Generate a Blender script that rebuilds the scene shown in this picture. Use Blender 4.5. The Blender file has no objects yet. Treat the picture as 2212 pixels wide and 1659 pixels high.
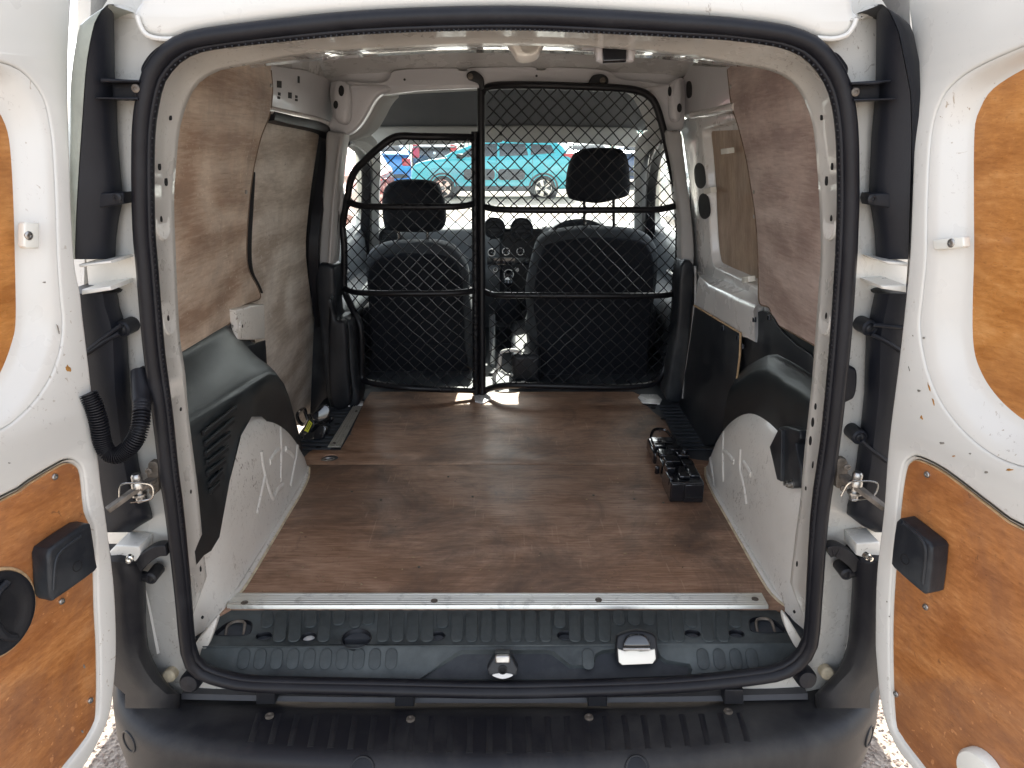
import bpy, bmesh, math, random
from mathutils import Vector, Matrix
random.seed(7)
R = math.radians
SC = bpy.context.scene
COL = SC.collection

# ---------------------------------------------------------------- camera, world, sun, exposure
PIT = R(19.0); CAMX = 0.018; CAMZ = 1.53; FPX = 1534.0
cd = bpy.data.cameras.new('camera'); cam = bpy.data.objects.new('camera', cd); COL.objects.link(cam)
cam.location = (CAMX, 0, CAMZ); cam.rotation_euler = (R(90) - PIT, 0, 0)
cd.sensor_fit = 'HORIZONTAL'; cd.angle = 2 * math.atan(1106.0 / FPX)
cd.clip_start = 0.02; cd.clip_end = 3000
SC.camera = cam
SUN_EL, SUN_AZ = R(43), R(5)          # azimuth from +Y towards +X: the sun stands ahead of the van, its rear is in its own shade
w = bpy.data.worlds.new('World'); SC.world = w; w.use_nodes = True
nt = w.node_tree; nt.nodes.clear()
sky = nt.nodes.new('ShaderNodeTexSky'); sky.sky_type = 'NISHITA'; sky.sun_disc = False
sky.sun_elevation = SUN_EL; sky.sun_rotation = SUN_AZ; sky.dust_density = 2.0; sky.air_density = 0.8; sky.ozone_density = 0.0
bg = nt.nodes.new('ShaderNodeBackground'); bg.inputs[1].default_value = 0.15
wo = nt.nodes.new('ShaderNodeOutputWorld')
hz = nt.nodes.new('ShaderNodeHueSaturation'); hz.inputs['Saturation'].default_value = 0.42      # thin high cloud: a paler sky
nt.links.new(sky.outputs[0], hz.inputs['Color']); nt.links.new(hz.outputs[0], bg.inputs[0]); nt.links.new(bg.outputs[0], wo.inputs[0])
sd = bpy.data.lights.new('sun', 'SUN'); sun = bpy.data.objects.new('sun', sd); COL.objects.link(sun)
sd.energy = 4.5; sd.angle = R(0.6); sd.color = (1.0, 0.94, 0.84)
sdir = Vector((math.sin(SUN_AZ) * math.cos(SUN_EL), math.cos(SUN_AZ) * math.cos(SUN_EL), math.sin(SUN_EL)))
sun.rotation_euler = (-sdir).to_track_quat('-Z', 'Y').to_euler(); sun.location = sdir * 30
SC.view_settings.view_transform = 'Standard'; SC.view_settings.look = 'None'
SC.view_settings.exposure = 2.15; SC.view_settings.gamma = 1.0; SC.view_settings.use_curve_mapping = False
SC.cycles.max_bounces = 10; SC.cycles.diffuse_bounces = 6; SC.cycles.glossy_bounces = 4
SC.cycles.transparent_max_bounces = 24; SC.cycles.sample_clamp_indirect = 8.0

# ---------------------------------------------------------------- sight lines: a point of the photograph on a real plane
_c, _s = math.cos(PIT), math.sin(PIT)
CAMP = Vector((CAMX, 0, CAMZ))
def ray(u, v):
    a = (u - 1106.0) / FPX; b = (829.5 - v) / FPX
    return Vector((a, _c + b * _s, -_s + b * _c))
def U(u, v, x=None, y=None, z=None):
    d = ray(u, v)
    if x is not None: t = (x - CAMX) / d.x
    elif y is not None: t = y / d.y
    else: t = (z - CAMZ) / d.z
    return CAMP + d * t
class Frame:
    """a plane in the place: origin, two axes, normal"""
    def __init__(s, O, ex, ey):
        s.O = Vector(O); s.ex = Vector(ex).normalized(); n = s.ex.cross(Vector(ey)).normalized()
        s.n = n; s.ey = n.cross(s.ex).normalized()
    def to3(s, a, b, h=0): return s.O + s.ex * a + s.ey * b + s.n * h
    def px(s, u, v, h=0):
        d = ray(u, v); t = (s.O + s.n * h - CAMP).dot(s.n) / d.dot(s.n)
        q = CAMP + d * t - s.O
        return (q.dot(s.ex), q.dot(s.ey))
    def pl(s, pts, h=0): return [s.px(u, v, h) for u, v in pts]
def FY(y): return Frame((0, y, 0), (1, 0, 0), (0, 0, 1))          # normal -Y: faces the camera
def FZ(z): return Frame((0, 0, z), (1, 0, 0), (0, 1, 0))          # normal +Z
def cat(pts, n=8, closed=False):
    P = [Vector(p) for p in pts]; out = []; L = len(P); rng = L if closed else L - 1
    for i in range(rng):
        p1 = P[i]; p2 = P[(i + 1) % L]
        p0 = P[i - 1] if (i > 0 or closed) else p1 * 2 - p2
        p3 = P[(i + 2) % L] if (i + 2 < L or closed) else p2 * 2 - p1
        for k in range(n):
            t = k / n
            out.append(0.5 * ((2 * p1) + (p2 - p0) * t + (2 * p0 - 5 * p1 + 4 * p2 - p3) * t * t + (3 * p1 - p0 - 3 * p2 + p3) * t ** 3))
    if not closed: out.append(P[-1].copy())
    return out
def cat2(pts, n=6, closed=True): return [(p.x, p.y) for p in cat([(a, b, 0) for a, b in pts], n, closed)]
def interp(tab, x):
    if x <= tab[0][0]: return tab[0][1]
    for (a, p), (b, q) in zip(tab, tab[1:]):
        if x <= b: return p + (q - p) * (x - a) / (b - a)
    return tab[-1][1]
def circ(cx, cy, r, n=20, ry=None, a0=0):
    ry = ry or r
    return [(cx + r * math.cos(a0 + 2 * math.pi * i / n), cy + ry * math.sin(a0 + 2 * math.pi * i / n)) for i in range(n)]
def rrect(x0, y0, x1, y1, r, n=5):
    out = []
    for cx, cy, a in ((x1 - r, y1 - r, 0), (x0 + r, y1 - r, 90), (x0 + r, y0 + r, 180), (x1 - r, y0 + r, 270)):
        for i in range(n + 1):
            t = R(a + 90 * i / n); out.append((cx + r * math.cos(t), cy + r * math.sin(t)))
    return out
def area2(p): return sum(p[i - 1][0] * p[i][1] - p[i][0] * p[i - 1][1] for i in range(len(p)))
def inside(p, poly):
    x, y = p; c = False
    for i in range(len(poly)):
        x1, y1 = poly[i - 1]; x2, y2 = poly[i]
        if (y1 > y) != (y2 > y) and x < (x2 - x1) * (y - y1) / (y2 - y1) + x1: c = not c
    return c

# ---------------------------------------------------------------- objects
WL = {}
def put(o, parent=None, wloc=None):
    COL.objects.link(o)
    if parent is not None:
        o.parent = parent
    return o
def thing(name, label, cat_, loc=(0, 0, 0), rotz=0, group=None, parent=None):
    o = bpy.data.objects.new(name, None); o.empty_display_size = 0.1; COL.objects.link(o)
    o.location = loc; o.rotation_euler = (0, 0, rotz); WL[o.name] = Vector(loc)
    o['label'] = label; o['category'] = cat_
    if group: o['group'] = group
    return o
def tag(o, label=None, cat_=None, group=None, kind=None):
    if label: o['label'] = label
    if cat_: o['category'] = cat_
    if group: o['group'] = group
    if kind: o['kind'] = kind
    return o
def mesh_from(vs, fs, name, sharp=35, smooth=True, mats=None):
    me = bpy.data.meshes.new(name); me.from_pydata([tuple(v) for v in vs], [], fs); me.update()
    if smooth:
        me.polygons.foreach_set('use_smooth', [True] * len(me.polygons))
        if sharp is not None: me.set_sharp_from_angle(angle=R(sharp))
    return me
def mk(name, vs, fs, mat, parent=None, local=False, sharp=35, smooth=True, bevel=0, seg=2, sub=0, solid=0, label=None, fix=False):
    vs = [Vector(v) for v in vs]
    lo = Vector((min(v[i] for v in vs) for i in range(3))); hi = Vector((max(v[i] for v in vs) for i in range(3)))
    c = (lo + hi) / 2
    me = mesh_from([v - c for v in vs], fs, name, sharp, smooth)
    if fix or solid == 0:
        bm = bmesh.new(); bm.from_mesh(me); bmesh.ops.recalc_face_normals(bm, faces=bm.faces); bm.to_mesh(me); bm.free()
        if smooth and sharp is not None: me.set_sharp_from_angle(angle=R(sharp))
    o = bpy.data.objects.new(name, me); COL.objects.link(o)
    if mat: me.materials.append(M[mat])
    WL[o.name] = c
    if parent is not None:
        o.parent = parent; o.location = c if local else c - WL[parent.name]
    else: o.location = c
    if solid:
        m = o.modifiers.new('solid', 'SOLIDIFY'); m.thickness = abs(solid); m.offset = -1 if solid > 0 else 1
    if bevel:
        m = o.modifiers.new('bevel', 'BEVEL'); m.width = bevel; m.segments = seg; m.limit_method = 'ANGLE'; m.angle_limit = R(40); m.harden_normals = False
    if sub:
        m = o.modifiers.new('sub', 'SUBSURF'); m.levels = sub; m.render_levels = sub
    if label: o['label'] = label
    return o
def dup(o, wloc, parent, rotz=None, name=None):
    c = o.copy(); COL.objects.link(c); c.parent = parent; c.location = Vector(wloc) - WL[parent.name]
    if rotz is not None: c.rotation_euler = (0, 0, rotz)
    WL[c.name] = Vector(wloc)
    return c
class MB:
    def __init__(s): s.v = []; s.f = []
    def add(s, vs, fs):
        o = len(s.v); s.v += [Vector(v) for v in vs]; s.f += [tuple(i + o for i in f) for f in fs]; return s
    def box(s, lo, hi, fr=None):
        x0, y0, z0 = lo; x1, y1, z1 = hi
        vs = [(x0, y0, z0), (x1, y0, z0), (x1, y1, z0), (x0, y1, z0), (x0, y0, z1), (x1, y0, z1), (x1, y1, z1), (x0, y1, z1)]
        if fr: vs = [fr.to3(*v) for v in vs]
        return s.add(vs, [(0, 3, 2, 1), (4, 5, 6, 7), (0, 1, 5, 4), (1, 2, 6, 5), (2, 3, 7, 6), (3, 0, 4, 7)])
    def grid(s, rows, closed=False):
        n = len(rows[0]); vs = [p for r in rows for p in r]; fs = []
        for i in range(len(rows) - 1):
            for j in range(n if closed else n - 1):
                k = (j + 1) % n
                fs.append((i * n + j, i * n + k, (i + 1) * n + k, (i + 1) * n + j))
        return s.add(vs, fs)
    def sweep(s, pts, r=None, prof=None, closed=False, n=10, up=None, caps=True, radii=None):
        P = [Vector(p) for p in pts]; L = len(P)
        if prof is None: prof = [(math.cos(2 * math.pi * k / n), math.sin(2 * math.pi * k / n)) for k in range(n)]; sc = r
        else: sc = 1.0
        rows = []; ref = None
        for i in range(L):
            a = P[i - 1] if (i > 0 or closed) else P[i]; b = P[(i + 1) % L] if (i + 1 < L or closed) else P[i]
            t = (b - a)
            t = t.normalized() if t.length > 1e-9 else Vector((0, 0, 1))
            if up is not None:
                e1 = Vector(up) - t * Vector(up).dot(t)
                e1 = e1.normalized() if e1.length > 1e-6 else t.orthogonal().normalized()
            else:
                if ref is None: ref = t.orthogonal().normalized()
                e1 = (ref - t * ref.dot(t)).normalized(); ref = e1
            e2 = t.cross(e1)
            q = sc if radii is None else radii[i]
            rows.append([P[i] + e1 * (x * q) + e2 * (y * q) for x, y in prof])
        if closed: rows.append(rows[0])
        o = len(s.v); s.grid(rows, closed=True)
        m = len(prof)
        if not closed and caps:
            s.f.append(tuple(o + k for k in range(m))[::-1]); s.f.append(tuple(o + (L - 1) * m + k for k in range(m)))
        return s
    def lathe(s, O, axis, prof, n=24):
        """prof: list of (r, h) along axis"""
        ax = Vector(axis).normalized(); e1 = ax.orthogonal().normalized(); e2 = ax.cross(e1); O = Vector(O)
        rows = [[O + ax * h + (e1 * math.cos(2 * math.pi * k / n) + e2 * math.sin(2 * math.pi * k / n)) * r for k in range(n)] for r, h in prof]
        o = len(s.v); s.grid(rows, closed=True)
        if prof[0][0] > 1e-5: s.f.append(tuple(o + k for k in range(n))[::-1])
        if prof[-1][0] > 1e-5: s.f.append(tuple(o + (len(prof) - 1) * n + k for k in range(n)))
        return s
    def build(s, name, mat, parent=None, **k): return mk(name, s.v, s.f, mat, parent, **k)
def fill2(loops, extrude, bevel=0.0, res=2):
    """closed 2-D loops (first = outline, others = holes) as a solid of half-thickness `extrude`"""
    cu = bpy.data.curves.new('tmp', 'CURVE'); cu.dimensions = '2D'; cu.fill_mode = 'BOTH'
    cu.extrude = max(extrude - bevel, 0.0); cu.bevel_depth = bevel; cu.bevel_resolution = res; cu.offset = -bevel
    for k, l in enumerate(loops):
        l = list(l)
        if (area2(l) > 0) != (k == 0): l = l[::-1]
        sp = cu.splines.new('POLY'); sp.points.add(len(l) - 1)
        for q, (a, b) in zip(sp.points, l): q.co = (a, b, 0, 1)
        sp.use_cyclic_u = True
    ob = bpy.data.objects.new('tmp', cu); COL.objects.link(ob)
    dg = bpy.context.evaluated_depsgraph_get()
    me = bpy.data.meshes.new_from_object(ob.evaluated_get(dg))
    bm = bmesh.new(); bm.from_mesh(me); bmesh.ops.remove_doubles(bm, verts=bm.verts, dist=1e-5)
    bm.verts.ensure_lookup_table()
    vs = [v.co.copy() for v in bm.verts]; fs = [tuple(v.index for v in f.verts) for f in bm.faces]; bm.free()
    bpy.data.objects.remove(ob); bpy.data.curves.remove(cu); bpy.data.meshes.remove(me)
    return vs, fs
def plate(name, fr, outline, mat, parent=None, thick=0.01, h=0.0, bevel=0.0, holes=(), res=2, warp=None, **k):
    """a sheet whose front face lies at height h of frame fr"""
    vs, fs = fill2([outline] + list(holes), thick / 2, bevel, res)
    P = []
    for v in vs:
        p = fr.to3(v.x, v.y, h - thick / 2 + v.z)
        P.append(warp(p) if warp else p)
    return mk(name, P, fs, mat, parent, **k)
def disc(name, O, axis, r, t, mat, parent, n=20, dome=0.0, **k):
    return MB().lathe(O, axis, [(r, -t), (r, 0), (r * 0.9, t * 0.15 + dome * 0.3), (r * 0.5, t * 0.15 + dome), (0.0, t * 0.15 + dome * 1.1)], n).build(name, mat, parent, **k)
def ringloft(loops3, closed=True):
    m = MB(); m.grid(loops3, closed=closed); return m
SCREW = {}
def screw(O, axis, r, parent, mat='steel', name='screw'):
    key = (round(r, 4), mat, name)
    ax = Vector(axis).normalized()
    if key not in SCREW:
        m = MB().lathe((0, 0, 0), (0, 0, 1), [(r, -.002), (r, .0008), (r * .85, .0016), (r * .45, .002), (r * .4, .0006), (0, .0005)], 12)
        SCREW[key] = mesh_from(m.v, m.f, name, 35); SCREW[key].materials.append(M[mat])
    o = bpy.data.objects.new(name, SCREW[key]); COL.objects.link(o); o.parent = parent
    o.location = Vector(O) - WL[parent.name]; o.rotation_euler = ax.to_track_quat('Z', 'Y').to_euler(); WL[o.name] = Vector(O)
    return o
# ---------------------------------------------------------------- materials
M = {}
class NT:
    def __init__(s, name):
        m = bpy.data.materials.new(name); m.use_nodes = True; s.m = m; s.t = m.node_tree; s.t.nodes.clear()
        s.out = s.n('ShaderNodeOutputMaterial'); s.b = s.n('ShaderNodeBsdfPrincipled'); s.l(s.b.outputs[0], s.out.inputs[0])
        s.tc = s.n('ShaderNodeTexCoord')
    def n(s, t, **k):
        o = s.t.nodes.new(t)
        for a, b in k.items(): setattr(o, a, b)
        return o
    def l(s, a, b): s.t.links.new(a, b)
    def map(s, scale=(1, 1, 1), rot=(0, 0, 0), src='Object'):
        g = s.n('ShaderNodeMapping'); g.inputs['Scale'].default_value = scale; g.inputs['Rotation'].default_value = rot
        s.l(s.tc.outputs[src], g.inputs[0]); return g.outputs[0]
    def noise(s, vec, scale, detail=6, rough=.6, dist=0):
        g = s.n('ShaderNodeTexNoise'); g.inputs['Scale'].default_value = scale; g.inputs['Detail'].default_value = detail
        g.inputs['Roughness'].default_value = rough; g.inputs['Distortion'].default_value = dist; s.l(vec, g.inputs['Vector']); return g.outputs[0]
    def ramp(s, fac, stops):
        g = s.n('ShaderNodeValToRGB'); e = g.color_ramp.elements
        while len(e) < len(stops): e.new(.5)
        for q, (p, c) in zip(e, stops): q.position = p; q.color = tuple(c) + (1,) if len(c) == 3 else c
        s.l(fac, g.inputs[0]); return g.outputs[0]
    def mix(s, fac, a, b, mode='MIX'):
        g = s.n('ShaderNodeMix', data_type='RGBA', blend_type=mode)
        for sock, val in ((g.inputs[0], fac), (g.inputs[6], a), (g.inputs[7], b)):
            if isinstance(val, (int, float)): sock.default_value = val
            elif isinstance(val, tuple): sock.default_value = tuple(val) + (1,) if len(val) == 3 else val
            else: s.l(val, sock)
        return g.outputs[2]
    def math(s, op, a, b=0.0):
        g = s.n('ShaderNodeMath', operation=op)
        for sock, val in ((g.inputs[0], a), (g.inputs[1], b)):
            if isinstance(val, (int, float)): sock.default_value = val
            else: s.l(val, sock)
        return g.outputs[0]
    def bump(s, h, strength=.3, dist=.002):
        g = s.n('ShaderNodeBump'); g.inputs['Strength'].default_value = strength; g.inputs['Distance'].default_value = dist
        s.l(h, g.inputs['Height']); s.l(g.outputs[0], s.b.inputs['Normal']); return g
    def set(s, **k):
        for a, v in k.items():
            q = s.b.inputs[a.replace('_', ' ')]
            if isinstance(v, tuple): q.default_value = v + (1,) if len(v) == 3 else v
            elif isinstance(v, (int, float)): q.default_value = v
            else: s.l(v, q)
        return s
def g3(v): return (v, v, v)
def plain(name, col, rough=.5, metal=0, var=.12, vs=6, bump=0, bs=200, coat=0, **k):
    t = NT(name); n1 = t.noise(t.map(), vs, 5)
    lo = tuple(c * (1 - var) for c in col); hi = tuple(min(1, c * (1 + var)) for c in col)
    t.set(Base_Color=t.ramp(n1, [(.3, lo), (.7, hi)]), Metallic=metal)
    r = t.n('ShaderNodeMapRange'); r.inputs[3].default_value = max(.02, rough - .08); r.inputs[4].default_value = min(1, rough + .08)
    t.l(t.noise(t.map(), vs * 5, 4), r.inputs[0]); t.set(Roughness=r.outputs[0])
    if bump: t.bump(t.noise(t.map(), bs, 3), bump, .001)
    if coat: t.set(Coat_Weight=coat, Coat_Roughness=.05)
    for a, v in k.items(): t.set(**{a: v})
    M[name] = t.m; return t
def paint(name, col, scuff=.0, wear=.0, rough=.28, wob=.0, tint=(.20, .15, .11)):
    """sprayed body paint: a clear coat, grime in the low spots, scuffs and rubs with shapes of their own"""
    t = NT(name)
    base = t.ramp(t.noise(t.map(), 2.2, 4), [(.3, tuple(c * .93 for c in col)), (.7, col)])
    if scuff:
        m1 = t.noise(t.map((1, 1, .7), (.3, .2, 0)), 75, 5, .75, 1.6); m2 = t.noise(t.map(), 5, 3)
        mask = t.ramp(t.math('MULTIPLY', t.ramp(m1, [(.62 - .04 * scuff, g3(0)), (.67 - .04 * scuff, g3(1))]), t.ramp(m2, [(.50 - .1 * scuff, g3(0)), (.72 - .06 * scuff, g3(1))])), [(0, g3(0)), (1, g3(1))])
        base = t.mix(t.math('MULTIPLY', mask, min(1, .55 + .3 * scuff)), base, tint)
        film = t.ramp(t.noise(t.map(), 3.3, 5, .65, .6), [(.45, g3(0)), (.8, g3(.22 * scuff))])
        base = t.mix(film, base, (.30, .26, .21))
    if wear:
        w1 = t.noise(t.map((1, 1, 1), (1, 0, .4)), 38, 3, .6, 2.5); w2 = t.noise(t.map(), 3, 3)
        mk_ = t.math('MULTIPLY', t.ramp(w1, [(.68, g3(0)), (.71, g3(1))]), t.ramp(w2, [(.5, g3(0)), (.65, g3(1))]))
        base = t.mix(t.math('MULTIPLY', mk_, wear), base, (.30, .21, .12))
    t.set(Base_Color=base, Roughness=t.ramp(t.noise(t.map(), 9, 4), [(.3, g3(max(.05, rough - .06))), (.75, g3(rough + .16))]), Coat_Weight=.35, Coat_Roughness=.06)
    if wob: t.bump(t.noise(t.map((1, 1, 1)), 34, 3, .5, .6), wob, .006)
    else: t.bump(t.noise(t.map(), 260, 2), .05, .0006)
    M[name] = t.m; return t
def ply(name, c_lo, c_mid, c_hi, grain='y', rough=.5, dirt=.5, dirtcol=(.05, .04, .035), fine=1.0, scratch=.3, coat=0, rings=.5, specks=0., streak=.5):
    """rotary-cut veneer: long pores, wide wandering figure, hand-grime, scratches"""
    t = NT(name)
    st = {'x': (.10, 1, 1), 'y': (1, .10, 1), 'z': (1, 1, .10)}[grain]
    fi = t.noise(t.map(st), 150 * fine, 4, .65)
    co = t.noise(t.map(tuple(.35 if q < 1 else 1 for q in st)), 9, 4, .55, 1.6)
    wv = t.n('ShaderNodeTexWave', wave_type='RINGS'); wv.inputs['Scale'].default_value = 2.6; wv.inputs['Distortion'].default_value = 9
    wv.inputs['Detail'].default_value = 3; wv.inputs['Detail Scale'].default_value = 1.1; t.l(t.map(tuple(.4 if q < 1 else 1 for q in st)), wv.inputs[0])
    k = t.math('ADD', t.math('MULTIPLY', fi, .42), t.math('ADD', t.math('MULTIPLY', co, .42), t.math('MULTIPLY', wv.outputs[1], .20 * rings)))
    base = t.ramp(k, [(.34 + .05 * rings, c_lo), (.48 + .06 * rings, c_mid), (.60 + .08 * rings, c_hi)])
    stk = t.noise(t.map(tuple(.03 if q < 1 else 1 for q in st)), 26, 5, .7, .2)
    base = t.mix(t.ramp(stk, [(.55, g3(0)), (.75, g3(.55 * streak))]), base, tuple(min(1, c * 1.15) for c in c_hi))
    base = t.mix(t.ramp(stk, [(.25, g3(.6 * streak)), (.42, g3(0))]), base, tuple(c * .55 for c in c_lo))
    d1 = t.noise(t.map(), 3.2, 8, .72, .8)
    base = t.mix(t.ramp(d1, [(.44, g3(0)), (.66, g3(dirt))]), base, dirtcol)
    d2 = t.noise(t.map(), 17, 6, .75, 1.0)
    base = t.mix(t.ramp(d2, [(.58, g3(0)), (.74, g3(dirt * .7))]), base, dirtcol)
    pores = t.ramp(t.noise(t.map(tuple(.05 if q < 1 else 1 for q in st)), 420 * fine, 2, .5), [(.62, g3(0)), (.75, g3(.35))])
    base = t.mix(pores, base, tuple(c * .35 for c in c_lo))
    if scratch:
        for rz, sc in ((.6, 13), (-.9, 17), (1.7, 11)):
            s1 = t.noise(t.map((.04, 1, 1) if grain != 'x' else (1, .05, 1), (.2, rz * .5, rz)), sc * 9, 1, .3, .3)
            s2 = t.noise(t.map(), 4 + sc * .2, 2)
            mk_ = t.math('MULTIPLY', t.ramp(s1, [(.725, g3(0)), (.75, g3(1))]), t.ramp(s2, [(.5, g3(0)), (.62, g3(1))]))
            base = t.mix(t.math('MULTIPLY', mk_, scratch), base, tuple(min(1, c * 1.5 + .03) for c in c_hi))
    if specks:
        s3 = t.ramp(t.noise(t.map((1, 1, .5)), 60, 3, .6, 2.0), [(.69, g3(0)), (.72, g3(specks))])
        base = t.mix(s3, base, (.035, .025, .02))
    t.set(Base_Color=base, Roughness=t.ramp(t.noise(t.map(), 6, 5), [(.3, g3(rough - .1)), (.7, g3(rough + .14))]))
    if coat: t.set(Coat_Weight=coat, Coat_Roughness=.18)
    t.bump(t.math('ADD', fi, t.math('MULTIPLY', co, .6)), .45, .0014)
    M[name] = t.m; return t
def glassy(name, tint, refl=.06, k=1.0):
    t = NT(name); t.t.nodes.remove(t.b)
    tr = t.n('ShaderNodeBsdfTransparent'); tr.inputs[0].default_value = tint + (1,)
    gl = t.n('ShaderNodeBsdfGlossy'); gl.inputs['Roughness'].default_value = .02
    lw = t.n('ShaderNodeLayerWeight'); lw.inputs[0].default_value = .5
    fz_ = t.math('ADD', t.math('MULTIPLY', t.math('POWER', lw.outputs['Facing'], 5.0), .9), .04)
    mx = t.n('ShaderNodeMixShader'); t.l(t.math('MULTIPLY', fz_, k), mx.inputs[0]); t.l(tr.outputs[0], mx.inputs[1]); t.l(gl.outputs[0], mx.inputs[2]); t.l(mx.outputs[0], t.out.inputs[0])
    M[name] = t.m
def dusty(name, col, dust, amt=.5, rough=.45, scale=5, bump=.25, bs=380, thr=.45):
    """moulded plastic with a fine grain and a film of dry dust"""
    t = NT(name)
    n1 = t.noise(t.map(), scale, 6, .62, .4)
    n2 = t.noise(t.map((1, 1, .3)), scale * 9, 4, .7)
    f = t.ramp(t.math('ADD', t.math('MULTIPLY', n1, .8), t.math('MULTIPLY', n2, .2)), [(thr, g3(0)), (thr + .28, g3(amt))])
    t.set(Base_Color=t.mix(f, col, dust), Roughness=t.math('ADD', t.math('MULTIPLY', f, .35), rough), Specular_IOR_Level=.3)
    t.bump(t.noise(t.map(), bs, 2), bump, .0008)
    M[name] = t.m; return t
W = (.69, .668, .615)
paint('white_paint', W, scuff=.25, wear=0)
paint('white_door', W, scuff=.10, wear=.7, rough=.3)
paint('white_frame', W, scuff=.75, wear=.3)
paint('white_header', (.78, .76, .72), scuff=.5, rough=.08, wob=.35).set(Coat_Weight=1.0, Coat_Roughness=.03)
paint('white_arch', (.77, .74, .68), scuff=1.15, wear=.75, rough=.38, tint=(.16, .11, .07))
paint('white_inner', (.76, .75, .73), scuff=.3, rough=.25)
paint('inner_shade_grey', (.58, .57, .58), scuff=.2, rough=.35)  # the same white paint, greyed in colour to stand for shade
plain('sealer', (.62, .52, .36), .6, var=.3, vs=40, bump=.4, bs=90)
ply('ply_floor', (.23, .122, .070), (.39, .232, .150), (.54, .36, .25), 'x', .50, .80, (.085, .056, .042), 1.0, .15, coat=.05, specks=.6, streak=.16, rings=.25)
ply('ply_left', (.42, .275, .185), (.62, .465, .345), (.75, .61, .48), 'y', .5, .5, (.20, .145, .11), 1.0, .3, rings=1.2, specks=.35)
ply('ply_slide', (.48, .40, .32), (.68, .60, .51), (.80, .73, .64), 'y', .55, .4, (.20, .15, .11), .8, .35, rings=1.0, specks=.6)
ply('ply_right', (.38, .275, .235), (.54, .42, .365), (.66, .54, .48), 'y', .5, .35, (.17, .125, .11), 1.0, .15, rings=.8, specks=.3)
ply('ply_window', (.32, .225, .155), (.44, .325, .235), (.55, .42, .31), 'z', .5, .3, (.13, .1, .08), 1.0, .1, rings=.3)
ply('ply_door', (.40, .150, .035), (.56, .235, .062), (.70, .335, .110), 'y', .33, .35, (.30, .13, .05), 1.1, .12, coat=.35, specks=.15, streak=.25)
ply('ply_door_low', (.33, .120, .035), (.48, .195, .062), (.62, .29, .11), 'y', .36, .7, (.21, .10, .06), 1.1, .3, coat=.25, specks=.4, streak=.3)
plain('edge_contact_shade', (.16, .11, .075), .8, var=.3, vs=60)  # dark tone for the contact shadow drawn along lining edges
plain('ply_edge', (.45, .30, .16), .7, var=.3, vs=80)
dusty('black_plastic', (.008, .009, .012), (.04, .04, .042), .5, .42)
dusty('black_trim', (.014, .016, .020), (.10, .105, .105), .55, .36, 4)
dusty('arch_plastic', (.013, .016, .018), (.10, .11, .11), .42, .32, 4.5, .35, 420, .45)
dusty('lamp_plastic', (.007, .008, .012), (.04, .04, .045), .3, .45, 3)
dusty('bumper_plastic', (.009, .009, .012), (.085, .082, .075), .5, .44, 3.2, .3, 420, .44)
dusty('sill_plastic', (.020, .025, .027), (.115, .130, .130), .75, .44, 4, .3, 460, .36)
dusty('rubber', (.007, .007, .010), (.035, .036, .04), .35, .45, 8, .2, 300)
plain('flange_shade_grey', (.035, .035, .04), .55)
dusty('dark_cloth', (.010, .012, .017), (.018, .019, .024), .4, .85, 20, .5, 900)
dusty('grey_cloth', (.045, .05, .056), (.07, .075, .08), .4, .8, 20, .4, 900)
dusty('dash_plastic', (.13, .14, .15), (.18, .19, .2), .4, .42, 6, .3, 600)
dusty('floor_metal', (.035, .042, .052), (.16, .165, .17), .6, .35, 6, .1, 200, .42)
plain('headliner', (.40, .40, .39), .85, var=.05, bump=.3, bs=600)
plain('shelf_cloth', (.10, .105, .115), .9, var=.08, bump=.3, bs=600)
plain('pillar_trim', (.36, .35, .34), .55, var=.06, bump=.2, bs=500)
plain('pale_plastic', (.62, .62, .60), .45, var=.05)
plain('clip_plastic', (.80, .78, .70), .35, var=.05)
plain('tube_black', (.006, .006, .008), .42, var=.1, Specular_IOR_Level=.35)
plain('hole', (.004, .004, .005), .7)
plain('gloss_black', (.008, .009, .012), .10, var=.2, vs=12, bump=.25, bs=60, coat=.8)
plain('steel', (.45, .44, .42), .35, 1, .25, 60)
plain('bright_metal', (.75, .74, .70), .22, 1, .1, 60)
plain('rusty_steel', (.17, .145, .12), .6, .55, .5, 55, .4, 120)
plain('label_yellow', (.72, .72, .05), .5, var=.15, vs=60)
plain('print_dark', (.05, .06, .02), .6)
plain('wiring', (.014, .014, .016), .5)
t = NT('alu_strip'); b1 = t.noise(t.map((.06, 1, 1)), 70, 4); d1 = t.noise(t.map(), 22, 6, .7)
t.set(Base_Color=t.mix(t.ramp(d1, [(.55, g3(0)), (.78, g3(.7))]), t.ramp(b1, [(.3, (.62, .60, .54)), (.7, (.80, .78, .71))]), (.12, .10, .08)), Metallic=.75, Roughness=.38); t.bump(b1, .2, .0006); M['alu_strip'] = t.m
t = NT('asphalt'); v = t.n('ShaderNodeTexVoronoi'); v.inputs['Scale'].default_value = 95; t.l(t.map(), v.inputs['Vector'])
t.set(Base_Color=t.mix(t.ramp(t.noise(t.map(), .25, 5), [(.35, g3(0)), (.7, g3(.45))]), t.ramp(v.outputs['Color'], [(.1, (.14, .115, .098)), (.5, (.25, .21, .18)), (.9, (.38, .34, .30))]), (.29, .255, .21)), Roughness=.9)
t.bump(v.outputs['Distance'], .8, .006); M['asphalt'] = t.m
plain('pebble', (.24, .19, .16), .85, var=.45, vs=14)
glassy('glass', (.93, .965, .955)); glassy('tint_glass', (.12, .13, .14), k=2.2)
glassy('car_glass', (.10, .12, .13), k=2.5)
def carpaint(n, c): plain(n, c, .22, var=.04, coat=1.0)
carpaint('teal_paint', (.012, .43, .49)); carpaint('black_paint', (.02, .024, .032)); carpaint('red_paint', (.45, .006, .012))
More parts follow.
